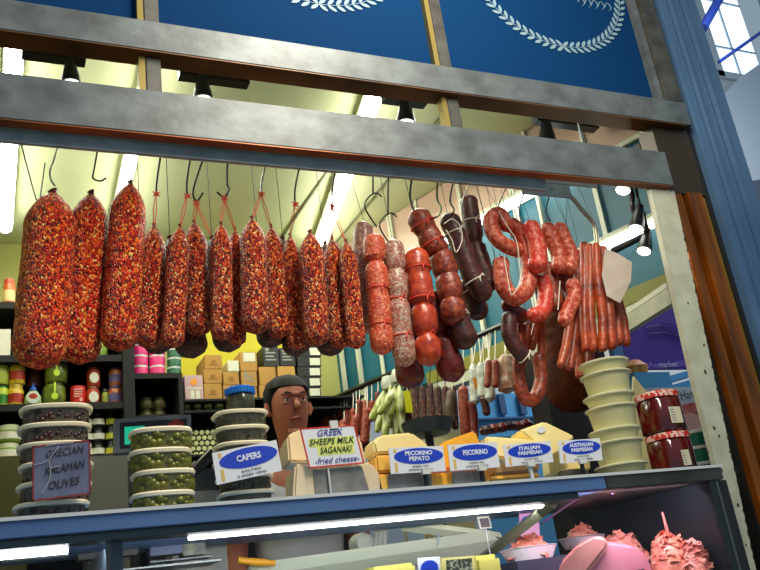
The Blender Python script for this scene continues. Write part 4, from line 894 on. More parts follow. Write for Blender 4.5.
# ---------------------------------------------------------------- shelving on the back wall
YB = 3.85
def shelfz(px, py): return P(px, py, Y=YB).z
ZA, ZB_, ZC = shelfz(60, 355), shelfz(60, 403), shelfz(60, 303)
xr = P(128, 400, Y=YB).x
t = thing('shelf_unit', 'black shelf unit at far left of the back wall', 'shelving', (.2, 4.0, .0), 'black shelf units')
for z in (ZA, ZB_, ZC, shelfz(60, 456), shelfz(60, 520)): obj('shelf_board', bx(NB(), -.5, xr-.02, YB, 4.22, z-.03, z), black_shelf, t, False)
obj('side_panel', bx(NB(), xr-.019, xr+.03, YB-.01, 4.22, .005, ZC), black_shelf, t, False)
obj('back_panel', bx(NB(), -.5, xr-.02, 4.222, 4.245, .005, ZC), mat('shelf_back', (5, 5, 4), .8), t, False)
xq = P(182, 370, Y=YB).x
t = thing('shelf_unit', 'black shelf unit with pink and green tins on its top', 'shelving', (xr+.1, 4.0, .0), 'black shelf units')
ZT = shelfz(155, 373); ZM = shelfz(155, 415)
for z in (ZT, ZM, 1.62): obj('shelf_board', bx(NB(), xr+.032, xq-.02, YB, 4.22, z-.025, z), black_shelf, t, False)
obj('side_panel', bx(NB(), xq-.019, xq, YB, 4.22, .005, ZT), black_shelf, t, False); obj('back_panel', bx(NB(), xr+.032, xq-.02, 4.222, 4.245, .005, 2.75), MATS['shelf_back'], t, False)
# cabinet under
xs2 = P(330, 420, Y=YB).x
ZK = shelfz(240, 398)
t = thing('shelf_unit', 'low black rack of green jars and bottles under the cardboard boxes', 'shelving', (xq+.3, 4.0, 0), 'black shelf units')
for z in (ZK, shelfz(240, 409), shelfz(240, 452)): obj('shelf_board', bx(NB(), xq+.002, 1.70, YB, 4.12, z-.01, z), black_shelf, t, False)
obj('back_panel', bx(NB(), xq+.002, 1.70, 4.121, 4.19, .005, ZK-.001), black_shelf, t, False)
tag(obj('grey_cabinet', bx(NB(), P(88, 480, Y=3.6).x, P(128, 480, Y=3.6).x, 3.6, 3.84, .2005, P(100, 456, Y=3.6).z), mat('cabinet_grey', (98, 100, 92), .6), smooth=False), 'plain grey cabinet below the left shelves', 'cabinet')
tag(obj('olive_cabinet', bx(NB(), -.3, P(28, 480, Y=3.6).x, 3.6, 3.84, .2005, P(10, 456, Y=3.6).z), mat('cabinet_olive', (72, 70, 18), .6), smooth=False), 'plain olive cabinet at the far left below the shelves', 'cabinet')

def jar_proto(R, H, body, lid, band, lidh=.2, bulge=0., cat='jar', name='food_jar', dot=None):
    t = thing(name, 'x', cat, (0, 0, 0))
    prf = [(R*.92, .0005), (R, .006), (R*(1+bulge), H*.4), (R, H*(1-lidh)-.008), (R*.82, H*(1-lidh))]
    obj('jar_body', lathe(NB(), prf, (0, 0, 0), 20), body, t)
    if lid: obj('lid', lathe(NB(), [(R*.86, H*(1-lidh)), (R*.86, H*.97), (R*.8, H), (0, H)], (0, 0, 0), 20), lid, t)
    if band: obj('jar_label', lathe(NB(), [(R*(1+bulge)*1.012, H*.18), (R*(1+bulge)*1.012, H*.58)], (0, 0, 0), 20), band, t)
    if dot:
        fr = Fr((-R*.7, -R*(1+bulge)-.0015, H*.12), (R*1.4, 0, 0), (0, 0, H*.55)); obj('emblem', ell(NB(), fr, .5, .5, .5, .5, -.004, .001, 20), dot, t, False)
    return t
def put(proto, first, px, z, Y, lb, grp, rz=0):
    o = proto if first else copy_tree(proto); x = P(px, 380, Y=Y).x
    # x from the row that really carries the item
    o.location = (x, Y, z); o.rotation_euler = (0, 0, rz); o['label'] = lb; o['group'] = grp; return o
def pxX(px, z, Y):
    # solve for x so that the point at height z projects to px
    lo, hi = -1., 4.
    for _ in range(40):
        m_ = (lo+hi)/2; c = MW.T @ (np.array([m_, Y, z])-CAM); q = 380+F*c[0]/-c[2]
        if q < px: lo = m_
        else: hi = m_
    return (lo+hi)/2
_place = {}
def place(key, maker, px, z, Y, lb, grp):
    if key not in _place: _place[key] = maker(); o = _place[key]
    else: o = copy_tree(_place[key])
    o.location = (pxX(px, z+.05, Y), Y, z); o['label'] = lb; o['group'] = grp; return o
u = K(P(60, 390, Y=YB+.07))
m_yel = mat('mustard', (208, 178, 40), .4); m_redl = mat('red_label', (170, 40, 20), .5); m_wh = mat('white_label', (226, 222, 206), .5)
m_gr = mat('green_pickle', (118, 132, 36), .3, 0, (80, 96, 28), 30); m_lime = mat('lime_tag', (196, 226, 60), .5); m_ora = mat('orange_red_sauce', (178, 60, 26), .4)
m_blue = mat('blue_cap', (30, 90, 190), .4); m_tinr = mat('red_tin', (206, 34, 26), .4); m_dkjar = mat('dark_jar', (40, 34, 24), .3); m_purp = mat('blue_purple_label', (90, 84, 130), .5)
SG = 'jars on the left shelves'
YJ = YB+.07
mk_y = lambda: jar_proto(7.6*u, 23*u, m_yel, mat('yellow_lid', (190, 160, 60), .4), m_redl, .16)
mk_r = lambda: jar_proto(8.2*u, 26*u, m_gr, mat('dk_lid', (40, 44, 20), .4), None, .12, .12)
place('y', mk_y, 15.5, ZB_, YJ, 'mustard yellow jar with red label, lower of two at the left of the shelf', SG)
place('y', mk_y, 17, ZB_+23*u, YJ, 'mustard yellow jar with red label, upper of two stacked', SG)
def tagjar():
    t = jar_proto(10.5*u, 24*u, m_gr, mat('dk_lid', (40, 44, 20), .4), None, .1, .06, name='pickle_jar')
    fr = Fr((-3*u, -11.3*u, 3*u), (6*u, 0, 0), (0, 0, 18*u)); bm = quad(NB(), fr, .35, .65, .3, 1.1, -.004, .001); ell(bm, fr, .5, .3, .5, .2, -.004, .001, 14); obj('lime_tag', bm, m_lime, t, False); return t
place('t', tagjar, 54, ZB_, YJ, 'round green pickle jar with lime tag, lower of two', SG)
place('t', tagjar, 56, ZB_+24*u, YJ, 'round green pickle jar with lime tag, upper of two', SG)
def bottle():
    t = thing('squeeze_bottle', 'x', 'bottle', (0, 0, 0)); obj('bottle_body', lathe(NB(), [(7*u, .0005), (7.8*u, 3*u), (7.4*u, 10*u), (4*u, 15*u), (2.5*u, 16*u)], (0, 0, 0), 20, 1, .6), mat('green_white_bottle', (170, 200, 120), .4), t)
    obj('cap', lathe(NB(), [(3.2*u, 16*u), (3*u, 19*u), (1.2*u, 20*u), (1.2*u, 23*u), (0, 23*u)], (0, 0, 0), 14), m_blue, t)
    fr = Fr((-6*u, -5.2*u, 2*u), (12*u, 0, 0), (0, 0, 12*u)); bm = ell(NB(), fr, .5, .5, .5, .5, -.006, .001, 18); obj('round_label', bm, mat('pale_label', (200, 214, 206), .5), t, False); obj('emblem', ell(NB(), fr, .5, .6, .34, .24, .001, .002, 14), m_redl, t, False); return t
place('b', bottle, 33, ZB_, YJ-.02, 'squeeze bottle with round label and blue cap', SG)
place('br', lambda: jar_proto(7.5*u, 20*u, mat('brown_sauce', (96, 44, 22), .4), mat('dk_lid', (40, 44, 20), .4), None), 34, ZB_+24*u, YJ+.06, 'brown sauce jar in shade above the squeeze bottle', SG)
place('bb', lambda: jar_proto(3*u, 21*u, mat('bluejar', (30, 60, 120), .4), m_blue, None, .2, name='small_bottle', cat='bottle'), 44, ZB_, YJ+.06, 'slim blue bottle behind the squeeze bottle', SG)
def tin(r, h, m_, nm='food_tin', band=None, rim=None):
    t = thing(nm, 'x', 'tin', (0, 0, 0)); obj('tin_body', lathe(NB(), [(r, .0005), (r, h*.93), (r*.96, h), (0, h)], (0, 0, 0), 24), m_, t)
    if band: obj('band', lathe(NB(), [(r*1.01, h*.82), (r*1.015, h*.99), (r*.9, h*1.0)], (0, 0, 0), 24), band, t)
    return t
o = place('rt', lambda: tin(7.5*u, 20*u, m_tinr, band=None), 78, ZB_, YJ, 'plain red tin in the middle of the left shelf', SG)
fr = Fr((-5*u, -7.8*u, 3*u), (10*u, 0, 0), (0, 0, 14*u)); bm = NB()
for q in range(4): quad(bm, fr, .05, .95-.1*q, .95-q*.17, .87-q*.17, -.004, .001)
ell(bm, fr, .72, .16, .16, .14, -.004, .001, 14); obj('white_print', bm, mat('tin_print', (236, 170, 160), .5), o, False)
mk_o = lambda: jar_proto(6.6*u, 20*u, m_ora, mat('rlid', (130, 60, 30), .4), None, .14, 0, dot=m_wh)
place('o', mk_o, 93, ZB_, YJ, 'orange red jar with white oval label, lower of two', SG)
place('o', mk_o, 93.5, ZB_+20*u, YJ, 'orange red jar with white oval label, upper of two', SG)
place('g1', lambda: jar_proto(3.6*u, 17*u, mat('lime_jar', (150, 160, 50), .4), mat('dk_lid', (40, 44, 20), .4), None), 105, ZB_, YJ, 'slim lime green jar between the label jars and the blue one', SG)
mk_p = lambda: jar_proto(6.8*u, 20*u, mat('fruit_jar', (190, 120, 50), .35, 0, (150, 50, 30), 40), mat('blue_lid2', (60, 66, 110), .4), m_purp, .14)
place('p', mk_p, 115, ZB_, YJ, 'fruit coloured jar with violet blue label, lower of two at shelf end', SG)
place('p', mk_p, 115.5, ZB_+20*u, YJ, 'fruit coloured jar with violet blue label, upper of two at shelf end', SG)
place('yg', lambda: jar_proto(6*u, 22*u, mat('yg_box', (186, 206, 50), .5), mat('green_lid', (40, 120, 40), .5), mat('green_band', (40, 130, 40), .5), .1), 2, ZB_, YJ, 'yellow green pack cut by the left picture edge, lower', SG)
place('yg2', lambda: jar_proto(8*u, 22*u, mat('lemon_jar', (176, 190, 70), .5), mat('yellow_lid', (190, 160, 60), .4), None, .1, .1), 0, ZB_+23*u, YJ, 'rounded lemon green jar cut by the left picture edge, upper', SG)
place('gp', lambda: jar_proto(5.5*u, 22*u, mat('leafy_pack', (140, 170, 60), .5, 0, (90, 130, 40), 30), None, None, .1), 102, ZA, YJ, 'leafy green pack on the upper shelf under the third salami', SG)
place('oj', lambda: jar_proto(6*u, 30*u, mat('amber_jar', (196, 90, 30), .3), m_ora, mat('peach_label', (226, 196, 130), .5), .18), 9, ZC, YJ, 'tall amber jar high on the top shelf at far left', SG)
a_ = P(0, 354, Y=YJ); tag(obj('white_carton', bx(NB(), pxX(-10, ZA, YJ), pxX(10, ZA, YJ), YJ-.03, YJ+.06, ZA+.0005, ZA+30*u), m_wh, smooth=False), 'white carton with small print at the left edge, upper shelf', 'carton')
# row under
ZD = shelfz(60, 456)
mk_t = lambda: jar_proto(11*u, 17*u, mat('tub_green', (120, 150, 50), .5), mat('tub_top', (220, 224, 190), .4), m_wh, .3, 0, name='salad_tub', cat='tub')
for i, (px, k, lb) in enumerate(((8, 0, 'green and white tub, lower at left of the bottom shelf'), (9, 1, 'green and white tub, upper at left of the bottom shelf'))): place('tb', mk_t, px, ZD+k*17.2*u, YJ, lb, 'tubs on the bottom shelf')
mk_b = lambda: jar_proto(6.4*u, 14.5*u, mat('blk_jar', (22, 20, 18), .3), mat('blk_lid', (18, 18, 18), .3), m_wh, .2, 0, name='black_jar')
mk_yb = lambda: jar_proto(5.2*u, 14.5*u, mat('blk_jar', (22, 20, 18), .3), mat('blk_lid', (18, 18, 18), .3), mat('yellow_lab', (206, 204, 60), .5), .2, 0, name='black_jar')
for c, (px, nm) in enumerate(((86, 'left'), (98, 'middle'))):
    for k in range(3): place('bj', mk_b, px, ZD+k*14.7*u, YJ, 'black jar with white label, %s column, %s row beside the dark olives' % (nm, ('bottom', 'middle', 'top')[k]), 'black jars on the bottom shelf')
for k in range(3): place('yj', mk_yb, 111, ZD+k*14.7*u, YJ, 'black jar with yellow label, %s row next to the scale' % (('bottom', 'middle', 'top')[k]), 'black jars on the bottom shelf')
# pink and green tins
u2 = u
pk = mat('pink_tin', (222, 40, 120), .4); gn = mat('green_tin_back', (10, 96, 60), .4); wb = mat('white_band', (220, 222, 216), .4)
mk_pk = lambda: tin(8*u2, 11.5*u2, pk, band=wb); mk_gn = lambda: tin(7.4*u2, 10*u2, gn, band=wb)
for c, px in enumerate((140, 157)):
    for k in range(3): place('pk', mk_pk, px, ZT+k*11.6*u2, YJ, 'pink tin with white rim, %s column, %s of the pink tins' % (('left', 'right')[c], ('bottom', 'middle', 'top')[k]), 'pink tins')
for k in range(4): place('gn', mk_gn, 174, ZT+k*10.1*u2, YJ, 'dark green tin with white rim, %s in the column beside the pink tins' % ('lowest', 'second lowest', 'second highest', 'highest')[k], 'green tins')
mk_dj = lambda: jar_proto(6.5*u, 12*u, mat('shade_jar', (84, 78, 40), .3), mat('dk_lid', (40, 44, 20), .4), None, .2, .1)
for c, px in enumerate((146, 159)):
    for k in range(2): place('dj', mk_dj, px, ZM+k*12.2*u, YJ+.04, 'shaded olive jar, %s column, %s, below the pink tins' % (('left', 'right')[c], ('lower', 'upper')[k]), 'shaded jars')
# cardboard boxes
cardb = mat('cardboard', (196, 150, 70), .7, 0, (182, 136, 60), 4); boxw = mat('white_box', (220, 222, 196), .6); boxk = mat('black_box', (28, 30, 26), .5)
def carton(name, lb, px0, px1, py0, py1, m_, grp, Y=YB+.02, text_=None, patch=None, dep=.2, z0=None):
    zb = z0 if z0 is not None else P((px0+px1)/2, py1, Y=Y).z; zt = zb+(py1-py0)*K(P(px0, py0, Y=Y))*1.06
    x0_, x1_ = pxX(px0, (zb+zt)/2, Y), pxX(px1, (zb+zt)/2, Y)
    t = thing(name, lb, 'box', ((x0_+x1_)/2, Y+dep/2, zb), grp); bb = obj('box_body', bx(NB(), x0_, x1_, Y, Y+dep, zb+.0005, zt-.0005, .002), m_, t, False)
    fr = Fr((x0_, Y-.0005, zb), (x1_-x0_, 0, 0), (0, 0, zt-zb))
    if patch: obj('paper_patch', quad(NB(), fr, *patch, -.003, .001), boxw, bb, False)
    if text_ == 'seal': bm = NB(); ell(bm, fr, .5, .5, .16, .12, -.003, .0008, 14); quad(bm, fr, .25, .75, .28, .33, -.003, .0008); obj('print', bm, mat('brown_print', (150, 106, 44), .7), bb, False)
    if text_ == 'lines':
        bm = NB()
        for q in range(3): quad(bm, fr, .15, .8-.12*(q % 2), .3+.17*q, .37+.17*q, -.003, .0008)
        ell(bm, fr, .28, .84, .12, .1, -.003, .0008, 12); obj('print', bm, mat('pale_print', (150, 154, 140), .6), bb, False)
    return t, zt
BG = 'cardboard boxes against the yellow wall'
_, z1 = carton('cardboard_box', 'brown carton, bottom of the left column of three', 204, 222, 381, 397, cardb, BG, text_='seal', z0=ZK)
_, z1 = carton('cardboard_box', 'brown carton, middle of the left column of three', 204, 222, 367, 381, cardb, BG, text_='seal', z0=z1)
carton('cardboard_box', 'brown carton, top of the left column of three', 205, 222, 353, 367, cardb, BG, text_='seal', z0=z1)
_, z1 = carton('cardboard_box', 'brown carton at the bottom behind the blue lidded jar', 223.5, 239, 383, 397, cardb, BG, z0=ZK)
_, z1 = carton('cardboard_box', 'brown carton with printed seal beneath the small white box', 223.5, 239, 370, 383, cardb, BG, text_='seal', z0=z1)
carton('white_box', 'small white box sitting on a brown carton', 228, 239, 359, 370, boxw, BG, z0=z1, dep=.12)
_, z1 = carton('cardboard_box', 'brown carton, bottom of the middle column', 241.5, 257, 385, 397, cardb, BG, z0=ZK)
_, z1 = carton('cardboard_box', 'brown carton, second in the middle column', 241.5, 257, 370, 385, cardb, BG, text_='lines', z0=z1)
carton('cardboard_box', 'brown carton with white paper patch, top of the middle column', 240, 257, 351, 370, cardb, BG, patch=(.2, .9, .5, .95), z0=z1)
_, z1 = carton('cardboard_box', 'brown carton left of the seller, lower', 259.5, 276, 384, 397, cardb, BG, z0=ZK)
_, z1 = carton('cardboard_box', 'brown carton beneath the left black box', 259.5, 276, 366, 384, cardb, BG, z0=z1)
BK = 'black printed boxes'
carton('black_box', 'black printed box, leftmost of the upper black boxes', 263, 279, 346, 366, boxk, BK, text_='lines', z0=z1)
_, z2 = carton('cardboard_box', 'wide brown carton behind the seller', 278.5, 296, 366, 397, cardb, BG, z0=ZK)
carton('black_box', 'black printed box directly behind the seller head', 280, 295, 348, 366, boxk, BK, text_='lines', z0=z2)
z3 = ZK
for k in range(6):
    _, z3 = carton('black_box', 'black box with white labels, %s in the tall column behind the seller' % ('lowest', 'second lowest', 'third lowest', 'third highest', 'second highest', 'highest')[k], 297.5, 321, 397-10*(k+1), 397-10*k, boxk, BK, patch=(.52, .95, .15, .85), text_=None, z0=z3, dep=.15)
t = thing('printed_carton', 'pinkish white carton with orange circle and pale figures', 'box', (pxX(192, ZK, YB+.02), YB+.1, ZK))
x0_, x1_ = pxX(184.5, ZK+.1, YB+.02), pxX(202.5, ZK+.1, YB+.02); fr = Fr((x0_, YB+.02, ZK), (x1_-x0_, 0, 0), (0, 0, 27*u))
obj('box_body', quad(NB(), fr, 0, 1, 0, 1, -.1, 0), mat('pinkish', (206, 168, 170), .6), t, False); obj('orange_circle', ell(NB(), fr, .5, .72, .18, .14, 0, .001, 18), mat('orange_spot', (236, 150, 20), .6), t, False)
bm = NB(); quad(bm, fr, .05, .95, .44, .5, 0, .001); quad(bm, fr, .3, .5, .05, .4, 0, .001); quad(bm, fr, .6, .8, .05, .4, 0, .001); obj('pale_figures', bm, boxw, t, False)
# green topped jars under boxes, bottle ends
zj = shelfz(240, 409)
mk_gj = lambda: jar_proto(5*u, 9.5*u, mat('green_jar', (70, 96, 34), .4), mat('pale_top', (180, 190, 110), .4), None, .35)
for k in range(5): place('gj', mk_gj, 186+11*k, zj, YJ, 'small green jar with pale lid, number %s from the left under the boxes' % ('one', 'two', 'three', 'four', 'five')[k], 'green jars under the boxes')
mk_bt = lambda: bottle_end()
def bottle_end():
    t = thing('stored_bottle', 'x', 'bottle', (0, 0, 0)); rot = Matrix.Rotation(math.pi/2, 3, 'X')
    obj('bottle_body', tube(NB(), [(0, .14, 0), (0, .02, 0), (0, 0, 0)], [2.4*u, 2.4*u, 1.6*u], 12), mat('dark_green_glass', (30, 44, 18), .2), t); obj('cap', tube(NB(), [(0, 0, 0), (0, -.012, 0)], [2.6*u, 2.4*u], 12), mat('cream_cap', (216, 220, 160), .5), t); return t
names = {0: 'top', 1: 'second', 2: 'third', 3: 'fourth', 4: 'fifth'}
zr = shelfz(240, 452)
for r in range(5):
    for k in range(7):
        px = 184+5.6*k+(2.6 if r % 2 else 0)
        place('be', mk_bt, px, zr+2.8*u+(4-r)*5.6*u-.05+.05, YJ, 'cream capped bottle end behind the green olives, %s row, %s' % (names[r], ('leftmost', 'second from left', 'third from left', 'middle one', 'third from right', 'second from right', 'rightmost')[k]), 'stacked bottle ends')

# ---------------------------------------------------------------- scale display
fr = card_px((115, 419), (192, 413), (192, 447), (115, 453), 2.42)
t = thing('scale_display', 'grey framed scale display with teal screen behind the green olives', 'scale', tuple(fr.at(.5, 0)))
obj('casing', quad(NB(), fr, 0, 1, 0, 1, -.04, 0), mat('scale_grey', (118, 126, 130), .4), t, False)
bf = obj('black_face', quad(NB(), fr, .06, .94, .1, .88, 0, .001), mat('face_black', (14, 20, 22), .3), t, False)
obj('teal_screen', quad(NB(), fr, .12, .38, .22, .74, .001, .0016), mat('teal_lcd', (20, 190, 150), .5, emit=.5), bf, False)
bm = NB(); quad(bm, fr, .68, .9, .68, .78, .001, .0016); quad(bm, fr, .74, .86, .81, .86, .001, .0016); obj('red_print', bm, mat('scale_red', (170, 30, 24), .5), bf, False)
pp = fr.at(.5, 0, -.02); obj('pole', bx(NB(), pp.x-.02, pp.x+.02, pp.y-.015, pp.y+.015, 1.15, pp.z), blackpl, t, False)
obj('foot', bx(NB(), pp.x-.09, pp.x+.09, pp.y-.02, pp.y+.06, 1.12, 1.149), blackpl, t, False)
# dark machine arm right of it
t = thing('slicer', 'dark machine with slanted arm behind the green olives and capers', 'meat slicer', tuple(P(205, 490, Y=2.65)))
obj('arm', tube(NB(), [P(190, 476, Y=2.6), P(213, 452, Y=2.6)], .016, 8), blackpl, t); obj('blade_guard', obox(NB(), P(198, 482, Y=2.62), (.10, 0, 0), (0, .05, 0), (0, 0, .07)), mat('machine_dark', (30, 40, 44), .4), t, False)
obj('bolt', tube(NB(), [P(190, 470, Y=2.47), P(196, 462, Y=2.47)], .006, 8), wire_l, t)
obj('slicer_base', obox(NB(), P(195, 512, Y=2.64), (.22, 0, 0), (0, .14, 0), (0, 0, .10)), mat('machine_grey', (120, 124, 118), .4), t, False)
obj('slicer_leg', bx(NB(), *(lambda q: (q.x-.08, q.x+.08, 2.6, 2.7, 1.0805, q.z-.0505))(P(195, 512, Y=2.64))), mat('machine_grey', (120, 124, 118), .4), t, False)
# slicer wheel behind glass
t = thing('plastic_bag_roll', 'white rolled bags and round roll end seen through the case glass', 'bag roll', tuple(P(368, 545, Y=2.62)))
pc = P(366, 543, Y=2.62); obj('roll_stand', bx(NB(), pc.x-.02, pc.x+.02, 2.64, 2.67, 1.0805, pc.z-.03), clip_m, t, False); obj('roll_end', tube(NB(), [pc, pc+Vector((0, .03, 0)), pc+Vector((0, .06, 0))], [.03, .036, .036], 20), mat('roll_white', (196, 202, 190), .4), t)
for k in range(3): obj('bag', tube(NB(), spline([P(372+5*k, 518, Y=2.6), P(377+4*k, 535, Y=2.6), P(374+5*k, 556, Y=2.6)], 5), .008, 6), mat('bag_film', (210, 214, 208), .2, alpha=.55), t)
t = thing('work_bench', 'steel work bench behind the display case', 'bench', (.8, 2.65, .2))
obj('bench_top', bx(NB(), -.4, 1.75, 2.53, 2.76, 1.05, 1.08), mat('bench_steel', (110, 116, 120), .35, .6), t, False)
for x in (-.35, 1.60): obj('leg', bx(NB(), x, x+.04, 2.6, 2.64, .201, 1.0495), MATS['bench_steel'], t, False)
# boxes seen through left glass
for (a0, a1, b0, b1, m_, lb) in ((78, 138, 537, 560, mat('dim_black', (28, 30, 26), .5), 'black case seen through the left case glass'), (150, 182, 540, 556, mat('dim_blue', (40, 60, 100), .4), 'dim blue packet seen through the left case glass'),
                                 (183, 205, 538, 556, mat('dim_pale', (120, 120, 90), .4, 0, (30, 34, 34), 30), 'dark packet with pale picture seen through the left case glass'), (150, 212, 557, 562, mat('grey_bar', (122, 128, 136), .4), 'grey bar below the dim packets behind the left case glass'),
                                 (0, 70, 553, 562, mat('pale_bar', (150, 164, 168), .4), 'pale tray edge at the far left behind the case glass')):
    p0, p1 = P(a0, b1, Y=2.3), P(a1, b0, Y=2.3)
    tag(obj('stored_box', bx(NB(), p0.x, p1.x, 2.3, 2.36, p0.z, p1.z+.002, .002), m_, smooth=False), lb, 'box')
tag(obj('inner_shelf', bx(NB(), -.6, .55, 2.28, 2.42, P(100, 563, Y=2.3).z-.025, P(150, 563, Y=2.3).z-.009), mat('shelf_glass', (150, 160, 164), .3), smooth=False), 'pale inner shelf behind the left part of the case glass', 'shelf')

# ---------------------------------------------------------------- back rail with packets and sausages
r0, r1 = Vector((1.57, 4.11, 2.2)), Vector((2.02, 2.62, 2.2))
rl = thing('rear_rail', 'dark rail sloping up across the back right of the shop', 'rail', tuple(r0))
obj('rail_bar', tube(NB(), [r0, r1], .014, 6), mat('rail_dark', (34, 34, 30), .4, .4), rl)
obj('rail_bracket', tube(NB(), [r1, r1+Vector((.12, .02, .0))], .01, 6), MATS['rail_dark'], rl)
obj('rail_bracket', tube(NB(), [r0, r0+Vector((0, .1, 0))], .01, 6), MATS['rail_dark'], rl)
def RR(t_, dz=0): return r0.lerp(r1, t_)+Vector((0, 0, dz))
def RT(px):
    lo, hi = -.2, 1.4
    for _ in range(40):
        m_ = (lo+hi)/2; c = MW.T @ (np.array(RR(m_))-CAM); q = 380+F*c[0]/-c[2]
        if q < px: lo = m_
        else: hi = m_
    return RR((lo+hi)/2)
def RY(px): return RT(px).y
def cord(parent, top, px, name='string', m_=None):
    q = RT(px); obj(name, tube(NB(), [top, top.lerp(q, .5)+Vector((.002, 0, 0)), q], .0022, 5), m_ or twine_w, parent)
def hang(name, label, t_, z0, z1, r, m_, grp, dx=0, cat='sausage', lean=0):
    c = RR(t_); p0 = Vector((c.x+dx, c.y, z0)); p1 = Vector((c.x+dx+lean, c.y, z1)); L = (p0-p1).length
    pr = prof(14, min(.3, r/L*1.2), min(.4, r/L), .25); o = obj(name, tube(NB(), [p0.lerp(p1, i/13) for i in range(14)], [r*s for s in pr], 12, wob=.06), m_); return tag(o, label, cat, grp)
random.seed(11)
# small sausages on the far end of the rear rail
W12 = 'leftmost,second from left,third from left,fourth from left,fifth from left,sixth from left,sixth from right,fifth from right,fourth from right,third from right,second from right,rightmost'.split(',')
for k in range(12):
    px = 322+6.2*k; Y_ = RY(px)-.03; q = RT(px); py = 285-F*0
    c = MW.T @ (np.array(q)-CAM); py = 285+F*c[1]/c[2]
    t, sp = segsaus('rear_sausage', 'small dark red sausage on the far end of the rear rail, '+W12[k], [(px, py+12+(k % 3)*3), (px-1, py+40+(k % 4)*4)], 1, 3.2, Y_, (darkred, brownred, cabana)[k % 3], None, 'sausages on the rear rail far end')
    cord(t, sp[0], px)
# green packets bunch
pkm = mat('green_packet_highlights', (206, 210, 156), .25, 0, (136, 148, 58), 34, .8, 34, contrast=(.42, .6), stretch=(1, 1, .4))  # pale tone partly packet colour, partly plastic highlights put into the colour
for k, (bx_, by_) in enumerate(((371, 420), (377, 432), (384, 438), (391, 428), (397, 440), (404, 434), (409, 420), (379, 414), (402, 412), (388, 418))):
    tx_ = 388+k*1.4; y_ = RY(tx_)-.05-.03*(k % 3); p0, p1 = P(tx_, 386, Y=y_), P(bx_, by_, Y=y_); t = thing('sausage_packet', 'pale green plastic packet, %s in the fanned bunch' % ('far left', 'second from left', 'left front', 'centre', 'front lowest', 'right front', 'far right', 'upper left back', 'upper right back', 'middle back')[k], 'packet', tuple(p1), 'fanned bunch of pale green packets')
    obj('packet_body', tube(NB(), [p0.lerp(p1, i/10) for i in range(11)], [.007+.0115*math.sin(min(1, i/5)*1.57) if i < 10 else .010 for i in range(11)], 10, wob=.16), pkm, t); cord(t, p0, tx_)
for k, (x, y) in enumerate(((388, 383), (398, 376))):
    p = P(x, y, Y=RY(x)-.10); t = thing('white_wrap', 'white wrapped top of the packet bunch, %s' % ('left lump', 'right lump')[k], 'packet', tuple(p))
    obj('wrap_body', lathe(NB(), [(0, -.035), (.03, -.03), (.034, 0), (.024, .03), (0, .036)], p, 14), mat('white_plastic', (206, 210, 190), .3, 0, (176, 182, 164), 20, .3), t); cord(t, p, x)
y_ = RY(406)-.06; t = thing('yellow_packet', 'bright yellow packet at the right of the green bunch', 'packet', tuple(P(406, 402, Y=y_)))
obj('packet_body', obox(NB(), P(407, 402, Y=y_), (.035, 0, 0), (0, .02, 0), (0, 0, .10)), mat('acid_yellow', (220, 220, 30), .5), t, False); cord(t, P(407, 394, Y=y_), 406)
# cream board behind dark seed salamis
tag(obj('cream_board', bx(NB(), P(405, 380, Y=3.7).x, P(452, 380, Y=3.7).x, 3.7, 3.73, .2005, P(420, 362, Y=3.7).z), mat('cream_board', (214, 200, 140), .6), smooth=False), 'cream board behind the row of dark thin salamis', 'board')
for k in range(7):
    x = 407+7.6*k; y_ = RY(x)-.02
    t, sp = segsaus('thin_dark_salami', 'thin dark salami before the cream board, %s' % ('leftmost', 'second from left', 'third from left', 'middle one', 'third from right', 'second from right', 'rightmost')[k], [(x, 386+(-3 if k == 3 else 0)), (x+3, 430)], 1, 3.7, y_, seed_d, None, 'thin dark salamis before the cream board'); cord(t, sp[0], x, m_=wire)
for nm, lb, pts, r, m_, px in (('dry_sausage', 'grey mouldy sausage pair hanging low by the cream board', [(452, 390), (449, 408), (451, 424)], 5, mat('mouldy', (104, 88, 62), .5, 0, (74, 56, 40), 30), 452),
    ('dry_sausage', 'red brown long sausage hanging low below the leaning dark red one', [(463, 386), (464, 410), (467, 440)], 5.5, brownred, 463),
    ('dry_sausage', 'second red brown long sausage close behind the first low one', [(471, 400), (474, 420), (474, 442)], 4.5, darkred, 471),
    ('dry_sausage', 'small dark sausage tip under the white packets', [(483, 396), (486, 408), (487, 416)], 4, darkbrown, 483)):
    t, sp = segsaus(nm, lb, pts, 1, r, RY(px)-.04, m_, None, 'low rear sausages'); cord(t, sp[0], px)
for k, (x0, y0, x1, y1) in enumerate(((344, 420, 340, 446), (356, 415, 352, 446), (367, 408, 364, 446))):
    t, sp = segsaus('rear_sausage', 'brown red sausage behind the cheese block, %s of three' % ('left', 'middle', 'right')[k], [(x0, y0), (x1, y1)], 1, 5, RY(x0)-.1, brownred, None, 'brown sausages behind the cheese block'); cord(t, sp[0], x0)
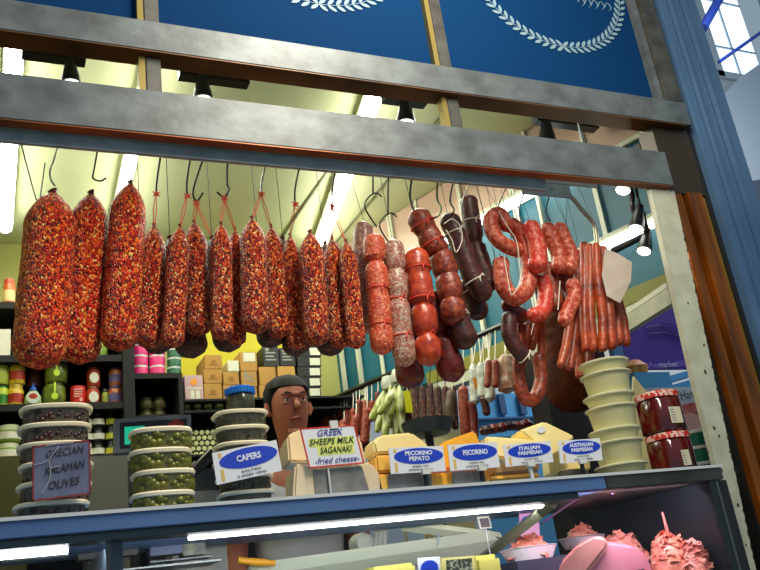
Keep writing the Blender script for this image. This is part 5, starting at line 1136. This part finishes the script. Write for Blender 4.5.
# white vacuum packs
wp = mat('white_pack', (214, 218, 206), .25, 0, (166, 168, 158), 34, .6, 40, contrast=(.4, .62))
for k, (x0, x1, y0, y1, m_, lb) in enumerate(((468, 478, 364, 406, wp, 'white wrapped salami, leftmost, with an orange label'), (476, 485, 362, 400, wp, 'white wrapped salami, second from left'), (483, 494, 358, 403, wp, 'white wrapped salami, third from left'),
                                   (497, 513, 354, 394, mat('seethrough_pack', (176, 96, 66), .2, 0, (206, 190, 168), 34), 'clear pack of pinkish sausages right of the white ones'))):
    xm = (x0+x1)/2; y_ = RY(xm)-.04; p0, p1 = P(xm, y0, Y=y_), P(xm+2, y1, Y=y_); k_ = K(p0); r = (x1-x0)/2*k_
    t = thing('wrapped_salami', lb, 'packet', tuple(p1), 'white wrapped salamis on the rear rail'); obj('wrapping', tube(NB(), [p0.lerp(p1, i/10) for i in range(11)], [r*s for s in prof(11, .15, .1, .3)], 12, wob=.2), m_, t)
    cord(t, p0, xm-2); cord(t, p0, xm+3)
    if k == 0: obj('orange_label', obox(NB(), p0.lerp(p1, .5)+Vector((0, -r-.001, 0)), (.026, 0, 0), (0, .004, 0), (0, 0, .045)), mat('orange_lab', (226, 150, 50), .5), t, False)
for k, x in enumerate((489, 495)):
    t, sp = segsaus('dry_sausage', 'thin reddish link between the white packs, %s' % ('left', 'right')[k], [(x, 360), (x-2+3*k, 388)], 1, 3.6, RY(x)-.1, brownred, None, 'reddish links between the white packs'); cord(t, sp[0], x)
# hidden hanging bar of the second row
hbar = thing('hanging_bar', 'second hanging bar behind the lower beam carrying the rear salamis', 'rail', (.7, 2.2, 2.5))
obj('bar', tube(NB(), [(-.5+q*.025, 2.2, 2.5) for q in range(101)], .008, 8), steel, hbar)
for x in (-.49, 1.99): obj('bar_hanger', tube(NB(), [(x, 2.2, 2.5), (x, 2.2, 3.0995)], .005, 6), steel, hbar)

# ---------------------------------------------------------------- beyond the side wall
HW = mat('hall_wall', (205, 208, 208), .7, 0, (190, 196, 200), 1.5)
def hb(name, px0, px1, py0, py1, Y, dep, m_, lab=None, cat=None, ground=False):
    a_, b_ = P(px0, py1, Y=Y), P(px1, py0, Y=Y); bm = bx(NB(), a_.x, b_.x, Y, Y+dep, 0 if ground else a_.z, b_.z)
    return tag(obj(name, bm, m_, smooth=False), lab, cat)
# purple banner
a_, b_ = P(633, 372, Y=3.6), P(700, 300, Y=3.6)
t = thing('purple_banner', 'deep purple market banner hanging outside the side window', 'banner', tuple(a_))
fr = Fr(a_, (b_.x-a_.x, 0, 0), (0, 0, b_.z-a_.z+.25)); bc_ = obj('banner_cloth', quad(NB(), fr, -.04, 1, .02, 1, -.02, 0), mat('deep_purple', (70, 26, 138), .6), t, False)
fr2 = card_px((646, 350), (692, 355), (692, 369), (646, 369), 3.59)
e0, e1 = P(645, 368, Y=3.59), P(668, 366.5, Y=3.59); frt = Fr(P(645, 371, Y=3.59), P(688, 368.5, Y=3.59)-P(645, 371, Y=3.59), (0, 0, .06))
text('market', frt, .55, .5, .036, mat('lilac_letters', (214, 204, 244), .6), bc_, wmax=.44)
text('life', frt, .16, .5, .036, mat('violet_letters', (150, 116, 210), .6), bc_, wmax=.28); text('life', frt, .90, .5, .036, MATS['violet_letters'], bc_, wmax=.22)
bm = NB()
for pts in ([(646, 328), (660, 326), (678, 336), (692, 340)], [(648, 334), (664, 333), (680, 338), (692, 341)], [(662, 322), (676, 326), (692, 334)]): tube(bm, spline([P(x, y, Y=3.592) for x, y in pts], 4), .003, 4)
obj('dark_strokes', bm, mat('dark_purple', (50, 16, 104), .6), t)
obj('banner_post', bx(NB(), a_.x-.1, a_.x-.03, 3.6, 3.64, 0, b_.z+.3), mat('slate_blue', (74, 110, 150), .5), t, False)
lb_ = mat('sky_blue_paint', (96, 176, 226), .5)
def bshelf(pts, Y, lab):
    q = P(*pts[1], Y=Y); t = thing('blue_shelf', lab, 'shelf', (q.x, Y, 0)); obj('shelf_edge', prism(NB(), [P(x, y, Y=Y) for x, y in pts], (0, .1, 0)), lb_, t, False)
    obj('leg', bx(NB(), q.x-.04, q.x, Y+.03, Y+.07, 0.0005, q.z), lb_, t, False)
bshelf(((640, 384), (704, 366), (704, 372), (642, 390)), 3.3, 'upper sky blue shelf edge below the purple banner')
bshelf(((644, 393), (706, 375), (706, 384), (646, 401)), 3.15, 'lower sky blue shelf edge just above the ham poster')
# ham poster
fr = card_px((668, 392), (712, 380), (712+12, 470), (672, 475), 2.55)
a_ = P(640, 475, Y=2.5); b_ = P(725, 470, Y=2.5); a_.z = b_.z = 1.4168; frp = Fr(a_, b_-a_, (0, 0, P(650, 388, Y=2.5).z-a_.z))
t = thing('ham_poster', 'poster lettered ly Ham with a picture of ham beside the side window', 'poster', tuple(frp.at(.5, 0)))
obj('paper', quad(NB(), frp, 0, 1, 0, 1, -.01, 0), white_m, t, False)
fh = Fr(P(674, 404, Y=2.485), P(697, 400, Y=2.485)-P(674, 404, Y=2.485), (0, 0, .05)); text('ly Ham', fh, .5, .5, .036, black_ink, t, wmax=.95, d=.001)
bm = prism(NB(), [P(x, y, Y=2.495) for x, y in ((680, 405), (696, 402), (702, 410), (704, 425), (690, 424), (681, 418))], (0, .004, 0)); obj('red_ham_picture', bm, mat('poster_red', (186, 40, 30), .4, 0, (226, 120, 100), 30), t, False)
bm = prism(NB(), [P(x, y, Y=2.494) for x, y in ((681, 416), (690, 412), (700, 416), (708, 428), (704, 438), (690, 436))], (0, .003, 0)); obj('pink_ham_picture', bm, mat('poster_pink', (232, 164, 144), .4), t, False)
bm = prism(NB(), [P(x, y, Y=2.493) for x, y in ((696, 442), (712, 438), (716, 462), (700, 466))], (0, .003, 0)); obj('green_picture', bm, mat('poster_green', (190, 200, 110), .4, 0, (220, 226, 220), 20), t, False)
# white-pink board left of the banner and oranges
hb('pale_board', 606, 634, 335, 380, 4.4, .03, mat('pale_pink_board', (250, 236, 220), .7), 'pale bright board seen between the sausages and the banner', 'board', True)
bm = NB(); p = P(636, 372, Y=3.0); lathe(bm, [(0, -.03), (.05, -.02), (.06, .02), (.03, .05), (0, .06)], p, 16); tag(obj('produce_stand', bx(NB(), p.x-.1, p.x+.1, 2.9, 3.1, 0, p.z-.0305), lb_, smooth=False), 'blue produce stand under the orange bag outside the side window', 'stand'); tag(obj('orange_net_bag', bm, mat('orange_net', (226, 110, 20), .5, 0, (240, 160, 70), 40)), 'orange bag of produce beyond the cup stack', 'bag')
bm = prism(NB(), [Vector((P(636, 465, Y=2.3).x, 2.3, CZ)), P(632, 412, Y=2.3), P(634, 376, Y=2.3), P(650, 396, Y=2.3), Vector((P(656, 462, Y=2.3).x, 2.3, CZ)), Vector((P(640, 465, Y=2.3).x, 2.3, CZ))], (0, .01, 0)); tag(obj('cream_flap', bm, mat('cream_flap', (214, 206, 150), .6), smooth=False), 'cream triangular carton flap behind the cup stack', 'flap')
hb('dark_pillar', 556, 604, 352, 440, 2.72, .12, mat('dark_pillar', (34, 30, 30), .6), 'dark pillar beside the side window behind the ham leg and cup stack', 'pillar', True)
# pale blue bench units seen under the packs
for i, (a0, a1, b0, b1, y_, m_, lb, cat) in enumerate(((470, 556, 392, 414, 5.0, lb_, 'sky blue stall front seen under the white packs', 'stall'), (478, 560, 415, 420, 4.956, mat('slate_bar', (60, 96, 136), .5), 'dark slate rail below the sky blue stall front', 'rail'))):
    hb('blue_stall_front' if i == 0 else 'slate_rail', a0, a1, b0, b1, y_, .05, m_, lb, cat, i == 0)
for x in (502, 522):
    hb('stall_divider', x, x+2, 394, 414, 4.969, .03, MATS['slate_bar'], 'dark upright on the sky blue stall front, %s' % ('left' if x < 510 else 'right'), 'divider')
random.seed(5)
for k in range(9):
    p = P(486+k*8, 431-k*1.0, Y=2.9); tag(obj('olive_sausage_bundle', lathe(NB(), [(0, -.02), (.022, -.015), (.028, 0), (.02, .015), (0, .02)], p+Vector((0, 0, random.uniform(-.01, .01))), 10), (seed_d, brownred, darkred)[k % 3]), 'small dark meat piece in the rear row behind the cheeses, %s from left' % '1st 2nd 3rd 4th 5th 6th 7th 8th 9th'.split()[k], 'meat', 'dark meat pieces behind the cheeses')
tag(obj('rear_shelf', bx(NB(), P(470, 440, Y=2.95).x, P(575, 440, Y=2.95).x, 2.82, 3.02, P(520, 440, Y=2.9).z-.06, P(520, 440, Y=2.9).z), mat('dim_steel', (60, 70, 80), .4), smooth=False), 'dim steel shelf carrying the dark meat pieces', 'shelf')
tag(obj('scale_pan', lathe(NB(), [(.0, 0), (.075, .004), (.09, .05), (.094, .052), (.08, .004+.006), (0, .01)], P(429, 436, Y=2.7), 28), mat('pan_dark', (60, 70, 70), .4)), 'dark grey rounded scale pan behind the PECORINO PEPATO cheese', 'scale pan')
t = P(429, 436, Y=2.7); tag(obj('pan_stand', tube(NB(), [t+Vector((0, 0, -.0005)), Vector((t.x, t.y, 1.0805))], .015, 10), blackpl), 'thin black stand below the dark scale pan', 'stand')

# hall, right side: walls, window with grid, blue braces
yh = 6.0
wx0, wx1 = P(710, 35, Y=yh).x, P(800, 35, Y=yh).x; wz0 = P(728, 72, Y=yh).z
struct('wall_hall', bx(NB(), 2.2, wx0-.1, yh, yh+.1, 0, 9), HW); struct('wall_hall', bx(NB(), wx0-.1, 9, yh, yh+.1, 0, wz0-.12), HW)
wn = struct('window_2', bx(NB(), wx0-.02, 8.5, yh+.04, yh+.05, wz0-.02, 8.6), mat('window_daylight', (222, 240, 255), .3, emit=1.4))
bm = NB()
for k in range(8): bx(bm, wx0+.33+k*.8, wx0+.35+k*.8, yh+.02, yh+.04, wz0, 8.5)
for k in range(7): bx(bm, wx0, 8.5, yh+.02, yh+.04, wz0+.38+k*.72, wz0+.40+k*.72)
struct('window_grid', bm, mat('window_bar', (150, 170, 190), .5), wn)
bm = NB(); bx(bm, wx0-.1, wx0, yh-.03, yh+.1, wz0-.1, 8.6); bx(bm, wx0-.1, 8.6, yh-.03, yh+.1, wz0-.12, wz0-.02); struct('window_frame', bm, mat('hall_frame', (190, 198, 204), .5), wn)
brm = mat('cobalt_brace', (8, 40, 120), .5)
tag(obj('roof_brace', tube(NB(), [P(703, 28, Y=4.6), P(730, -20, Y=4.6)], .045, 8), brm), 'thick cobalt blue roof brace at the top by the blue grey post', 'brace')
tag(obj('roof_brace', tube(NB(), [P(719, 62, Y=4.6), P(800, 5, Y=4.6)], .017, 8), brm), 'thin cobalt blue roof brace crossing the hall window', 'brace')
g0, g1, g2 = P(716, 102, Y=5.6), P(745, 74, Y=5.6), P(830, 14, Y=5.6); bm = prism(NB(), [Vector((g0.x, 5.6, 0)), g0, g1, g2, Vector((g2.x, 5.6, 0))], (0, .15, 0)); struct('wall_gable', bm, mat('gable_blue', (176, 188, 200), .6))
g0, g1 = P(746, 182, Y=5.4), P(830, 166, Y=5.4); bm = prism(NB(), [Vector((g0.x, 5.4, 0)), g0, g1, Vector((g1.x, 5.4, 0))], (0, .1, 0)); struct('wall_gable', bm, mat('gable_dark', (70, 74, 92), .6))
